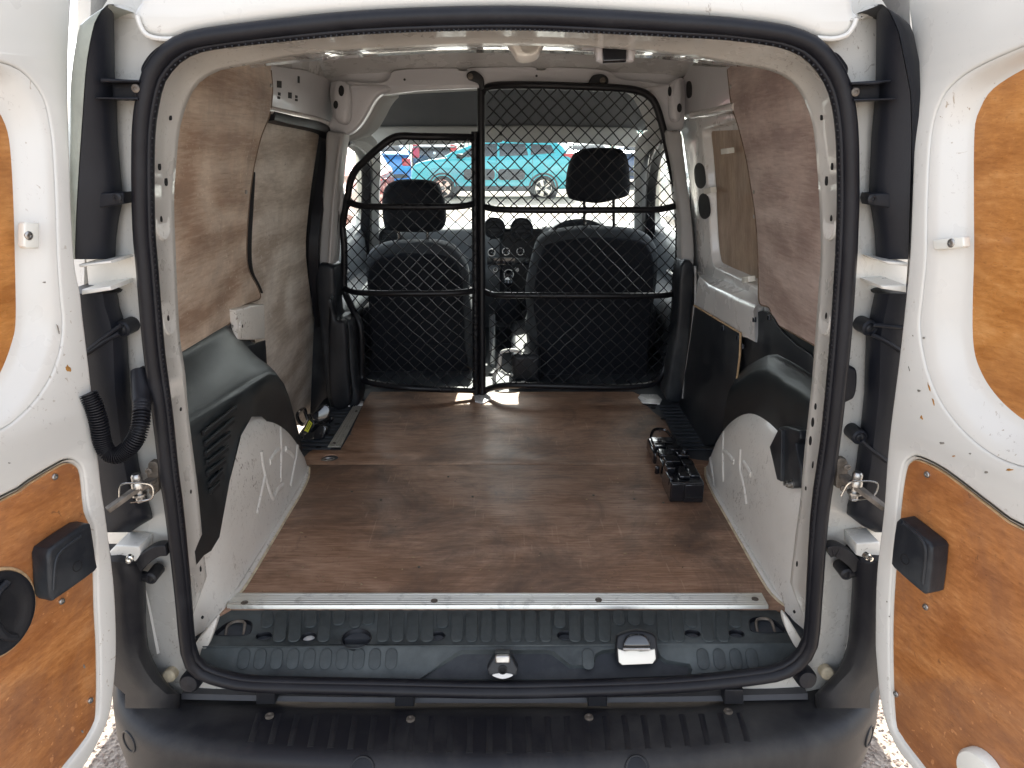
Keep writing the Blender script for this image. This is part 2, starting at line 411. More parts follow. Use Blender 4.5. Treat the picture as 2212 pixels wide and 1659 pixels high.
carpaint('blue_paint', (.02, .22, .58)); carpaint('silver_paint', (.52, .54, .55)); carpaint('white_carpaint', (.74, .75, .74)); carpaint('navy_paint', (.03, .06, .14))
plain('rust', (.36, .17, .035), .8, var=.4, vs=60); plain('scrape', (.20, .18, .15), .8, var=.5, vs=80)
plain('cladding', (.045, .048, .052), .55); plain('airbump', (.075, .08, .085), .5)
plain('tyre', (.018, .018, .019), .75); plain('lamp_red', (.55, .012, .02), .2, coat=.8); plain('lamp_clear', (.7, .72, .74), .15, coat=.8); plain('lamp_amber', (.75, .28, .02), .2, coat=.8)
plain('fence_green', (.20, .36, .33), .5); plain('number_plate', (.72, .70, .55), .4, var=.05)
plain('building_wall', (.62, .62, .60), .8, var=.06); plain('leafless', (.16, .12, .08), .9)
# ================================================================ the setting
n = 60; xs = [-600 + 1200 * i / n for i in range(n + 1)]
g = MB(); g.grid([[(x, y, 0) for x in (-700, -60, -12, 0, 12, 60, 700)] for y in (-300, -20, 0, 8, 30, 90, 1200)])
o = g.build('ground', 'asphalt', smooth=False); tag(o, kind='structure')

# ================================================================ the van
VAN = thing('panel_van', 'white panel van seen through its open rear doors, plywood lined', 'van', (0, 2.6, 0))
def resample(poly, n, closed=True):
    P = [Vector((p[0], p[1], 0)) for p in poly]
    if closed: P = P + [P[0]]
    d = [0]
    for a, b in zip(P, P[1:]): d.append(d[-1] + (b - a).length)
    out = []; j = 0
    for i in range(n):
        t = d[-1] * i / (n if closed else n - 1)
        while j < len(d) - 2 and d[j + 1] < t: j += 1
        f = (t - d[j]) / max(1e-9, d[j + 1] - d[j]); q = P[j].lerp(P[j + 1], f); out.append((q.x, q.y))
    return out
def offset2(poly, d):
    s = 1 if area2(poly) > 0 else -1; out = []
    for i in range(len(poly)):
        a = Vector(poly[i - 1]); b = Vector(poly[i]); c = Vector(poly[(i + 1) % len(poly)])
        t = (c - a).normalized(); out.append((b.x + t.y * d * s, b.y - t.x * d * s))
    return out
# ---- rear aperture: the path of the weather strip, and the inner edge of the frame behind it
SEAL = [(1104,33),(1287,40),(1470,51),(1575,58),(1675,71),(1720,82),(1758,100),(1790,133),(1812,170),(1825,213),(1833,270),(1836,333),(1837,430),(1835,500),(1832,570),(1819,753),(1798,953),(1775,1106),(1762,1273),(1755,1373),(1746,1405),(1728,1430),(1700,1449),(1650,1462),(1475,1481),(1270,1490),(1071,1494),(820,1488),(567,1481),(500,1474),(447,1459),(422,1444),(408,1420),(401,1373),(392,1273),(373,1106),(362,1030),(345,886),(327,753),(312,573),(306,500),(304,420),(304,333),(306,275),(312,225),(325,167),(342,137),(365,112),(393,95),(433,83),(533,69),(733,47),(900,37)]
INNER = [(1104,98),(1300,104),(1440,116),(1530,128),(1591,141),(1640,147),(1675,157),(1702,171),(1721,190),(1737,215),(1748,243),(1758,285),(1768,400),(1773,533),(1770,600),(1759,753),(1751,853),(1738,970),(1728,1086),(1719,1150),(1706,1263),(1702,1313),(1694,1338),(1721,1402),(1680,1440),(1071,1470),(500,1450),(435,1420),(462,1340),(453,1286),(440,1189),(427,1053),(408,903),(400,803),(388,720),(380,553),(376,433),(381,353),(388,280),(403,227),(415,200),(432,178),(467,155),(510,145),(563,136),(620,124),(733,112),(900,102)]
CP = (1068, 780)
def radial(poly):
    tab = sorted((math.atan2(v - CP[1], u - CP[0]), u, v) for u, v in poly)
    tab = [(tab[-1][0] - 2 * math.pi,) + tab[-1][1:]] + tab + [(tab[0][0] + 2 * math.pi,) + tab[0][1:]]
    def f(a):
        for p, q in zip(tab, tab[1:]):
            if p[0] <= a <= q[0]:
                # intersect the ray with the segment
                dx, dy = math.cos(a), math.sin(a); ex, ey = q[1] - p[1], q[2] - p[2]; px, py = p[1] - CP[0], p[2] - CP[1]
                den = dx * ey - dy * ex
                return (px * ey - py * ex) / den if abs(den) > 1e-9 else math.hypot(px, py)
    return f
sealc = cat2(SEAL, 5); fs_, fi_ = radial(sealc), radial(cat2(INNER, 3))
YS, YI = 1.105, 1.215
rows = []; C3 = U(CP[0], CP[1], y=YS); seal3 = []
NA = 220
for k in range(NA):
    a = -math.pi + 2 * math.pi * (k + .5) / NA
    rs, ri = fs_(a), fi_(a)
    S = U(CP[0] + rs * math.cos(a), CP[1] + rs * math.sin(a), y=YS); I = U(CP[0] + ri * math.cos(a), CP[1] + ri * math.sin(a), y=YI)
    o_ = Vector((S.x - C3.x, 0, S.z - C3.z)).normalized()
    bottom = math.sin(a) > .62
    bk = min(1, max(0, (math.sin(a) - .60) / .06))
    if bk > 0: I = I.lerp(S + o_ * .004 + Vector((0, .02, 0)), bk)
    seal3.append(S)
    mid = S.lerp(I, .3); mid.y = 1.126
    def at(p, off, y): q = p + o_ * off; q.y = y; return q
    W0 = (.135 if math.sin(a) < .1 else .135 + .06 * min(1, (math.sin(a) - .1) / .2)) if math.sin(a) < .5 else .045 + .15 * min(1, max(0, (abs(math.cos(a)) - .50) / .14))
    top = math.sin(a) < -.8
    rows.append([at(S, W0, 1.215), at(S, W0 * .97, 1.175), at(S, W0 * .55, 1.150), at(S, .018, 1.138), at(S, .006, 1.124), at(S, -.012, 1.119), mid, I.lerp(mid, .12) + Vector((0, -.004, 0)), I, at(I, .012, I.y + .012), at(I, .055, I.y + .06)])
rows.append(rows[0])
from mathutils.bvhtree import BVHTree
_m = MB().grid(rows); rear_frame = _m.build('rear_frame', 'white_frame', VAN, sharp=60); FRB = BVHTree.FromPolygons(_m.v, _m.f)
def on_frame(u, v):
    d = ray(u, v).normalized(); h_ = FRB.ray_cast(CAMP, d)
    if h_[0] is None: return U(u, v, y=1.15), Vector((0, -1, 0))
    return h_[0], (h_[1] if h_[1].dot(d) < 0 else -h_[1])
sm = MB()
sm.sweep(seal3, prof=[(.0140 * math.cos(t), .0124 * math.sin(t)) for t in [2 * math.pi * i / 16 for i in range(16)]], closed=True, up=(0, -1, 0))
sm.sweep([p - Vector((p.x - C3.x, 0, p.z - C3.z)).normalized() * .0135 + Vector((0, .004, 0)) for p in seal3], prof=[(.009 * math.cos(t), .005 * math.sin(t)) for t in [2 * math.pi * i / 10 for i in range(10)]], closed=True, up=(0, -1, 0))
door_seal = sm.build('door_seal', 'rubber', VAN, sharp=80)
# little pips along the seal's carrier
pip = MB()
for i in range(0, NA):
    a = -math.pi + 2 * math.pi * (i + .5) / NA
    if math.sin(a) > .5: continue
    for f in (.25, .75):
        p = seal3[i].lerp(seal3[(i + 1) % NA], f); q = p - Vector((p.x - C3.x, 0, p.z - C3.z)).normalized() * .0185 + Vector((0, -.003, 0))
        pip.box(q - Vector((.0012, .0012, .0012)), q + Vector((.0012, .0012, .0012)))
o = pip.build('seal_clip', 'rubber', door_seal, smooth=False); tag(o, kind='stuff')
# access holes and dimples in the frame's inner face
def hole(u, v, y, r, parent, ry=None, axis=(0, -1, 0), name='drain_hole', d=.004):
    p = U(u, v, y=y)
    f = Frame(p, Vector(axis).cross((0, 0, 1)) * -1, (0, 0, 1))
    return plate(name, f, circ(0, 0, r, 16, ry or r), 'hole', parent, thick=d, h=.0015)
for u, v, r, ry in ((368,252,.0030,.0055),(344,358,.0040,.0070),(358,389,.0042,.0090),(348,473,.003,.005),(363,687,.003,.005),(390,884,.0035,.0035),(412,1062,.003,.004),(433,1229,.003,.006),(437,1334,.002,.003),
                    (1775,251,.0030,.0060),(1798,358,.0035,.0065),(1786,387,.0040,.0100),(1796,471,.003,.005),(1785,682,.003,.0055),(1762,878,.004,.006),(1756,912,.005,.009),(1751,952,.005,.009),(1756,1004,.0025,.007),(1741,1055,.003,.004),(1722,1218,.003,.006),(1716,1322,.002,.003)):
    p, nn = on_frame(u, v); hf = Frame(p, nn.cross((0, 0, 1)) * -1, (0, 0, 1))
    plate('drain_hole', hf, circ(0, 0, r * 1.15, 16, ry), 'hole', rear_frame, thick=.003, h=.0008)
for u, v in ((352, 482), (366, 690), (1792, 482), (1781, 690)):
    p, nn = on_frame(u, v); hf = Frame(p, nn.cross((0, 0, 1)) * -1, (0, 0, 1))
    MB().grid([[hf.to3(a, b, h_) for a, b in circ(0, 0, r_, 32, r_ * 1.15)] for r_, h_ in ((.0245, -.003), (.0225, .0008), (.020, .0010), (.015, -.0002), (.006, -.0002), (.0005, -.0002))], closed=True).build('pressing', 'white_frame', rear_frame)
# ---- roof end above the aperture
roof_out = [(296,40),(305,66),(318,78),(345,86),(375,88),(433,72),(533,56),(733,34),(1104,20),(1470,38),(1575,46),(1675,58),(1740,78),(1775,88),(1805,88),(1830,78),(1846,52),(1848,35),(1838,22),(1832,-20),(1800,-120),(330,-120),(310,-30),(313,0),(300,22)]
f = FY(1.125)
plate('roof_end', f, cat2(f.pl(roof_out), 4), 'white_paint', VAN, thick=.05, h=.016, bevel=.014, res=3)
for pts in (((296,34),(304,58),(318,76),(345,84),(385,84)), ((1850,40),(1843,58),(1828,76),(1800,84),(1765,82))):
    MB().sweep(cat([U(u, v, y=1.105) for u, v in pts], 6), .0035, n=8).build('gutter_bead', 'white_paint', rear_frame)
for name, pts in (('body_corner', ((232,14),(262,8),(305,28),(300,52),(262,40),(236,34))), ('body_corner', ((1846,34),(1872,14),(1897,10),(1900,34),(1880,40),(1852,52)))):
    f = FY(1.15); plate(name, f, cat2(f.pl(pts), 4), 'white_paint', VAN, thick=.05, h=.0, bevel=.012)
# ---- tail lamps
def lamp(side, tr, tl):
    sg = -1 if side == 'L' else 1
    rows = []; lens = []
    vs = [9, 14, 22, 34, 50, 70, 95, 125, 160, 200, 240, 290, 340, 390, 420, 440, 470, 510, 545, 560]
    for v in vs:
        a = interp(tr, v); b = interp(tl, v); m = a + (b - a) * .45
        rows.append([U(a, v, y=1.185), U(a + sg * 1.0, v, y=1.130), U(a + (b - a) * .2, v, y=1.112), U(m, v, y=1.100), U(a + (b - a) * .8, v, y=1.088), U(b, v, y=1.083), U(b + sg * 3, v, y=1.09)])
        e = U(b + sg * 2, v, y=1.082); k = 1 if v > 40 else max(0, (v - 9) / 31)
        lens.append([e, e + Vector((sg * .012 * k, .003, 0)), e + Vector((sg * .030 * k, .018, 0)), e + Vector((sg * .052 * k, .06, 0)), e + Vector((sg * .066 * k, .13, 0)), e + Vector((sg * .07 * k, .30, 0))])
    m = MB().grid(rows); L = m.build('tail_lamp', 'lamp_plastic', VAN, sharp=50)
    MB().grid(lens).build('lens', 'lens_grey' if side == 'L' else 'lamp_plastic', L, sharp=60)  # right lens coloured black for its shaded side, left one pale as lit
    return L
plain('lens_grey', (.34, .36, .31), .35, var=.15, vs=30, coat=.4)
LL = lamp('L', [(9,246),(40,247),(170,249),(217,253),(300,255),(400,264),(420,267),(440,265),(470,258),(500,253),(553,250)], [(9,236),(20,222),(45,207),(80,198),(120,191),(170,185),(250,180),(350,173),(450,167),(560,163)])
LR = lamp('R', [(9,1896),(20,1893),(173,1891),(227,1888),(300,1881),(400,1877),(427,1876),(460,1882),(493,1888),(553,1891)], [(9,1903),(20,1918),(45,1930),(70,1940),(127,1952),(200,1966),(300,1969),(420,1966),(560,1962)])
def bracket(pts, y, parent, mat='lamp_plastic', thick=.02, name='bracket', bevel=.002):
    f = FY(y); return plate(name, f, f.pl(pts), mat, parent, thick=thick, bevel=bevel)
bracket([(216,168),(300,173),(300,178),(216,178)], 1.088, LL, thick=.05); bracket([(240,176),(299,176),(297,213),(242,213)], 1.118, LL, thick=.03); bracket([(207,210),(297,210),(297,216),(207,213)], 1.088, LL, thick=.05)
bracket([(284,183),(300,181),(300,214),(287,213)], 1.104, LL, thick=.02)
bracket([(1840,177),(1925,172),(1925,176),(1890,183),(1840,183)], 1.088, LR, thick=.05); bracket([(1842,180),(1902,178),(1902,214),(1845,216)], 1.118, LR, thick=.03); bracket([(1844,213),(1935,212),(1935,215),(1846,219)], 1.088, LR, thick=.05)
bracket([(1840,184),(1862,182),(1856,214),(1842,214)], 1.104, LR, thick=.02)
for L, (u, v) in ((LL, (293,191)), (LR, (1848,199))): screw(U(u, v, y=1.092), (0, -1, 0), .006, L, 'rusty_steel')
for L, (u, v), w_ in ((LL, (253,427), ((190,416),(266,416),(267,440),(255,443),(190,454))), (LR, (1884,430), ((1953,416),(1880,418),(1876,430),(1880,443),(1955,455)))):
    bracket(w_, 1.098, L, thick=.03, name='fixing_tab', bevel=.003); screw(U(u, v, y=1.084), (0, -1, 0), .007, L, 'black_plastic')
# ---- black grommets on the jamb
for pts, y in ((((350,98),(338,100),(318,118),(303,142),(302,155),(309,163),(322,162),(352,118)), 1.120), (((1803,112),(1815,116),(1833,140),(1835,152),(1832,160),(1822,158),(1800,125)), 1.120), (((1820,793),(1842,794),(1852,802),(1853,830),(1848,856),(1838,866),(1815,868)), 1.118)):
    f = FY(y); plate('grommet', f, cat2(f.pl(pts), 4), 'rubber', rear_frame, thick=.02, bevel=.006)
# ---- white shelves behind the lamp, lower column covers
for pts in (((168,572),(238,563),(240,569),(172,578)), ((176,626),(238,618),(240,627),(176,637)), ((1905,563),(1962,568),(1962,576),(1920,571)), ((1902,617),(1958,616),(1958,632),(1905,624))):
    f = FY(1.075); plate('lamp_shelf', f, f.pl(pts), 'white_paint', rear_frame, thick=.10, bevel=.002)
def column(side, tr):
    sg = -1 if side == 'L' else 1; rows = []
    for v in [634, 640, 660, 680, 700, 726, 760, 800, 850, 900, 950, 1000, 1050, 1090, 1110, 1120, 1135, 1150]:
        a = interp(tr, v); k = 1 if v > 636 else .6
        rows.append([U(a, v, y=1.19), U(a + sg * 2, v, y=1.135), U(a + sg * 12, v, y=1.115), U(a + sg * 34, v, y=1.100), U(a + sg * 60, v, y=1.098), U(a + sg * 85, v, y=1.100), U(a + sg * 130, v, y=1.105)])
    top = [p + Vector((0, .09, 0)) for p in rows[0]]
    return MB().grid([top] + rows).build('pillar_cover', 'lamp_plastic', VAN, sharp=50)
PL = column('L', [(634,255),(645,258),(665,260),(690,270),(726,277),(853,283),(967,297),(1030,305),(1090,325),(1106,331),(1120,331),(1135,305),(1150,283)])
PR = column('R', [(634,1888),(645,1885),(666,1881),(690,1876),(726,1869),(853,1865),(936,1856),(1026,1845),(1090,1829),(1106,1822),(1118,1838),(1141,1868),(1150,1890)])
for P_, u, v in ((PL,266,710),(PR,1877,708),(PR,1855,943)):
    p = U(u, v, y=1.112); MB().lathe(p, (0, -1, 0), [(.013, -.03), (.013, .004), (.010, .007), (.008, .004), (0, .004)], 20).build('lug', 'lamp_plastic', P_)
    screw(p + Vector((0, -.004, 0)), (0, -1, 0), .006, P_, 'black_plastic')
for P_, pts in ((PL, ((262,702),(235,722),(205,745),(180,766))), (PL, ((258,720),(230,735),(205,752),(186,763))), (PR, ((1885,702),(1910,704),(1950,708))), (PR, ((1882,722),(1905,733),(1928,746),(1945,758))), (PR, ((1860,952),(1880,970),(1900,984),(1916,997)))):
    MB().sweep(cat([U(u, v, y=1.098) for u, v in pts], 4), .0035, n=8).build('rib', 'lamp_plastic', P_)
# ---- wiring conduit (left)
cp = cat([U(u, v, y=y) for u, v, y in ((303,802,1.115),(306,850,1.09),(306,880,1.07),(303,920,1.05),(292,950,1.04),(272,973,1.035),(250,984,1.03),(231,975,1.03),(220,950,1.03),(214,915,1.03),(204,880,1.03),(190,850,1.03))], 26)
rad = [(.0145 if i < 46 else .0118 + .0022 * (1 if (i // 2) % 2 else -1)) for i in range(len(cp))]
for i in range(40, 60):
    if i < len(rad): rad[i] = max(rad[i], .013)
MB().sweep(cp, radii=rad, r=1, n=18).build('wiring_conduit', 'rubber', VAN, sharp=70)
f = FY(1.115); plate('conduit_grommet', f, cat2(f.pl(((296,800),(310,798),(325,800),(328,830),(318,858),(296,850))), 4), 'rubber', VAN, thick=.02, bevel=.006)
# ---- door checks
def check(bp, bolt, end, cap):
    f = FY(1.112); B = plate('door_check', f, cat2(f.pl(bp), 3), 'rusty_steel', VAN, thick=.012, bevel=.002)
    b = U(*bolt, y=1.075); e = U(*end, y=1.04); c = U(*cap, y=1.105)
    m = MB().sweep([c, c.lerp(b, .5) + Vector((0, -.01, 0)), b], prof=[(.004, .009), (-.004, .009), (-.004, -.009), (.004, -.009)], up=(0, 0, 1)); m.build('bracket_arm', 'rusty_steel', B, bevel=.001)
    MB().sweep([b, e], prof=[(.004, .007), (-.004, .007), (-.004, -.007), (.004, -.007)], up=(0, 0, 1)).build('check_strap', 'rusty_steel', B, bevel=.001)
    MB().lathe(b + Vector((0, 0, -.026)), (0, 0, 1), [(.006, 0), (.0072, .003), (.0072, .012), (.012, .0125), (.012, .016), (.007, .0165), (.007, .027), (.0105, .028), (.0105, .034), (.008, .040), (.0085, .041), (.0085, .048), (.006, .052), (0, .052)], 16).build('pivot_bolt', 'steel', B)
    w_ = cat([b + Vector(q) for q in ((-.028, -.012, -.012), (-.02, -.014, .012), (.0, -.014, .016), (.028, -.012, .012), (.03, -.012, -.006), (.02, -.012, -.016), (-.01, -.014, -.02))], 6)
    MB().sweep(w_, .0016, n=6).build('spring_wire', 'bright_metal', B)
    for du in (-1, 1): screw(c + Vector((0, -.008, .02 * du)), (0, -1, 0), .006, B, 'rusty_steel')
check(((320,1001),(340,1001),(342,1030),(342,1062),(325,1064),(318,1040)), (299,1054), (232,1102), (330,1036))
check(((1809,993),(1829,993),(1832,1020),(1828,1052),(1806,1053),(1808,1020)), (1848,1050), (1912,1098), (1822,1028))
# ---- white lower hinge brackets and black link arms
for pts in (((236,1192),(250,1178),(300,1181),(303,1190),(300,1216),(245,1222)), ((1850,1174),(1898,1170),(1905,1178),(1905,1208),(1868,1206),(1850,1200))):
    f = FY(1.095); plate('hinge_bracket', f, f.pl(pts), 'white_frame', rear_frame, thick=.05, bevel=.003)
for u, v in ((281,1203), (1868,1198)):
    p = U(u, v, y=1.06); MB().lathe(p, (.3, -1, 0), [(.006, 0), (.006, .008), (.004, .009), (.004, .016), (0, .017)], 12).build('hinge_bolt', 'bright_metal', rear_frame)
# ---- bumper: top step, skin, upright corners
ZB = .475
lipL = [(252,1440),(250,1490),(258,1523),(283,1556),(333,1586),(400,1603),(500,1619),(733,1636),(1070,1645),(1475,1632),(1675,1606),(1765,1588),(1830,1562),(1872,1524),(1893,1480),(1894,1440)]
innL = [(308,1400),(322,1440),(345,1474),(385,1505),(435,1518),(520,1524),(740,1530),(1070,1533),(1470,1528),(1640,1515),(1720,1500),(1770,1486),(1800,1465),(1825,1430),(1836,1400),(1838,1380)]
lip3 = cat([U(u, v, z=ZB) for u, v in lipL], 6); inn3 = cat([U(u, v, z=ZB + .004) for u, v in innL], 6)
rows = []
for a, b in zip(inn3, lip3):
    o_ = Vector((b.x * .55, b.y - 2.0, 0)).normalized()
    r_ = [a + Vector((0, .05, -.03)), a]
    for t_ in (.2, .4, .6, .8, .93): r_.append(a.lerp(b, t_) + Vector((0, 0, .003 * math.sin(math.pi * t_))))
    r_ += [b + Vector((0, 0, -.004)), b + o_ * .010 + Vector((0, 0, -.016)), b + o_ * .012 + Vector((0, 0, -.034)), b + o_ * .016 + Vector((0, 0, -.09)), b + o_ * .008 + Vector((0, 0, -.17)), b - o_ * .04 + Vector((0, 0, -.24)), b - o_ * .14 + Vector((0, 0, -.27))]
    rows.append(r_)
_m = MB().grid(rows); bumper = _m.build('rear_bumper', 'bumper_plastic', VAN, sharp=50); BMB = BVHTree.FromPolygons(_m.v, _m.f)
for i in range(26):
    u = 560 + i * 41.5; f1 = 1547 + (u - 1070) ** 2 * -2.6e-5
    a = U(u + (u - 1086) * -.0, 1548 - (u - 1070) ** 2 * 3e-5, z=ZB + .0065); b = U(u + (u - 1086) * .035, 1626 - (u - 1070) ** 2 * 9e-5, z=ZB + .003)
    MB().sweep([a, a.lerp(b, .1), a.lerp(b, .5) + Vector((0, 0, .001)), a.lerp(b, .9), b], prof=[(.0008, 0), (.0002, .005), (-.004, .008), (-.004, -.008), (.0002, -.005)], up=(0, 0, 1)).build('tread_rib', 'bumper_plastic', bumper, sharp=60)
for u, v in ((582,1546),(887,1553),(1272,1549),(1573,1536)): screw(U(u, v, z=ZB + .008), (0, 0, 1), .0085, bumper, 'rusty_steel')
for u, v in ((279,1602), (1878,1590), (783,1662), (1376,1660)):
    d = ray(u, v).normalized(); h_ = BMB.ray_cast(CAMP, d)
    if h_[0] is None: continue
    nn = h_[1] if h_[1].dot(d) < 0 else -h_[1]
    MB().lathe(h_[0], nn, [(.023, -.012), (.023, .0005), (.0215, .002), (.0195, .0015), (.019, -.0004), (.015, .0006), (0, .0012)], 28).build('parking_sensor', 'black_plastic', bumper)
def upright(side, tr):
    sg = -1 if side == 'L' else 1; rows = []
    for v in [1214, 1218, 1228, 1245, 1270, 1300, 1340, 1375, 1400, 1425, 1450, 1475, 1500, 1530]:
        a = interp(tr, v); k = max(0, (v - 1400) / 100.0)
        rows.append([U(a, v, y=1.17), U(a + sg * 1, v, y=1.115), U(a + sg * 8, v, y=1.095 - .0 * k), U(a + sg * 30, v, y=1.078), U(a + sg * 55, v, y=1.072), U(a + sg * 80, v, y=1.075), U(a + sg * 120, v, y=1.09)])
    top = [p + Vector((0, .06, 0)) for p in rows[0]]
    return MB().grid([top] + rows).build('bumper_corner', 'bumper_plastic', bumper, sharp=50)
upright('L', [(1214,301),(1228,308),(1245,314),(1273,316),(1340,316),(1373,318),(1400,322),(1420,329),(1450,344),(1475,362),(1500,390)])
upright('R', [(1209,1845),(1239,1841),(1273,1840),(1339,1836),(1389,1831),(1410,1825),(1433,1817),(1450,1806),(1469,1788),(1500,1760)])
for pts in (((364,1184),(345,1185),(325,1196),(305,1214),(298,1224)), ((1786,1188),(1800,1184),(1822,1195),(1842,1212),(1850,1224))):
    MB().sweep(cat([U(u, v, y=1.105) for u, v in pts], 5), .013, prof=[(.010, .011), (-.010, .011), (-.010, -.011), (.010, -.011)], up=(0, -1, 0)).build('link_arm', 'bumper_plastic', bumper, bevel=.003)
for u, v, s_ in ((326,1248,1), (1828,1239,-1)):
    p = U(u, v, y=1.10); MB().lathe(p, (0, -1, 0), [(.0115, -.03), (.0115, .003), (.008, .006), (.006, .003), (0, .003)], 18).build('lug', 'bumper_plastic', bumper)
    MB().sweep([p, p + Vector((-.03 * s_, .01, 0))], .009, n=10).build('lug_arm', 'bumper_plastic', bumper)
# sill flange under the seal, its shade put into the grey, with black clips
for a, b in ((392,556),(592,854),(894,1272),(1312,1570),(1604,1745)):
    n_ = 6; r1 = []; r2 = []
    for i in range(n_ + 1):
        u = a + (b - a) * i / n_; vv = 1508 - (u - 1070) ** 2 * 2.2e-5 + (8 if u < 480 else 0) * 0
        p = U(u, vv, y=1.13); r1.append(p); r2.append(U(u, vv + 11 + (u - 1070) ** 2 * 4e-6, y=1.125))
    MB().grid([[p + Vector((0, .03, .0)) for p in r1], r1, r2, [p + Vector((0, .03, 0)) for p in r2]]).build('sill_flange', 'flange_shade_grey', rear_frame, sharp=40)
for u in (573, 873, 1291, 1586): 
    f = FY(1.105); v = 1512 - (u - 1070) ** 2 * 2.2e-5; plate('flange_clip', f, f.pl(((u-20,v-16),(u+20,v-16),(u+21,v+16),(u-21,v+16))), 'black_plastic', rear_frame, thick=.03, bevel=.003)
for u, v in ((362,1464), (1790,1458)):
    MB().lathe(U(u, v, y=1.125), (0, -1, .2), [(.013, -.02), (.013, -.004), (.010, -.001), (0, .0)], 20).build('rubber_plug', 'sealer', rear_frame)
for u, v in ((410,1474), (1742,1466)):
    MB().lathe(U(u, v, y=1.102), (0, -1, .2), [(.020, -.02), (.020, 0), (.016, .007), (0, .009)], 20).build('bump_stop', 'rubber', rear_frame)

# ---- rear doors
def recess(fr, outer, inner, depth, mat, parent, name, n=120):
    """sloping wall from an outline on the face down to a smaller outline `depth` below it"""
    n = max(n, 200)
    xs_ = [p[0] for p in inner]; zs_ = [p[1] for p in inner]
    c = ((min(xs_) + max(xs_)) / 2, (min(zs_) + max(zs_)) / 2); sx = max(xs_) - min(xs_); sz = max(zs_) - min(zs_)
    def cast(loop, a_):
        dx, dy = math.cos(a_) * sx, math.sin(a_) * sz; best = 0
        for p, q in zip(loop, loop[1:] + loop[:1]):
            ex, ey = q[0] - p[0], q[1] - p[1]; px, py = p[0] - c[0], p[1] - c[1]; den = dx * ey - dy * ex
            if abs(den) < 1e-12: continue
            t_ = (px * ey - py * ex) / den; w_ = (px * dy - py * dx) / den
            if t_ > 0 and -1e-6 <= w_ <= 1 + 1e-6: best = max(best, t_)
        return (c[0] + dx * best, c[1] + dy * best)
    A_, B_ = list(outer), list(inner)
    an = [2 * math.pi * k / n for k in range(n)]
    a = [cast(A_, q) for q in an]; b = [cast(B_, q) for q in an]
    L = []
    for t_ in (0, .12, .3, .5, .7, .88, 1):
        e = t_ * t_ * (3 - 2 * t_)
        L.append([fr.to3(p[0] + (q[0] - p[0]) * t_, p[1] + (q[1] - p[1]) * t_, -.0015 - depth * e) for p, q in zip(a, b)])
    return MB().grid(L, closed=True).build(name, mat, parent, sharp=60)
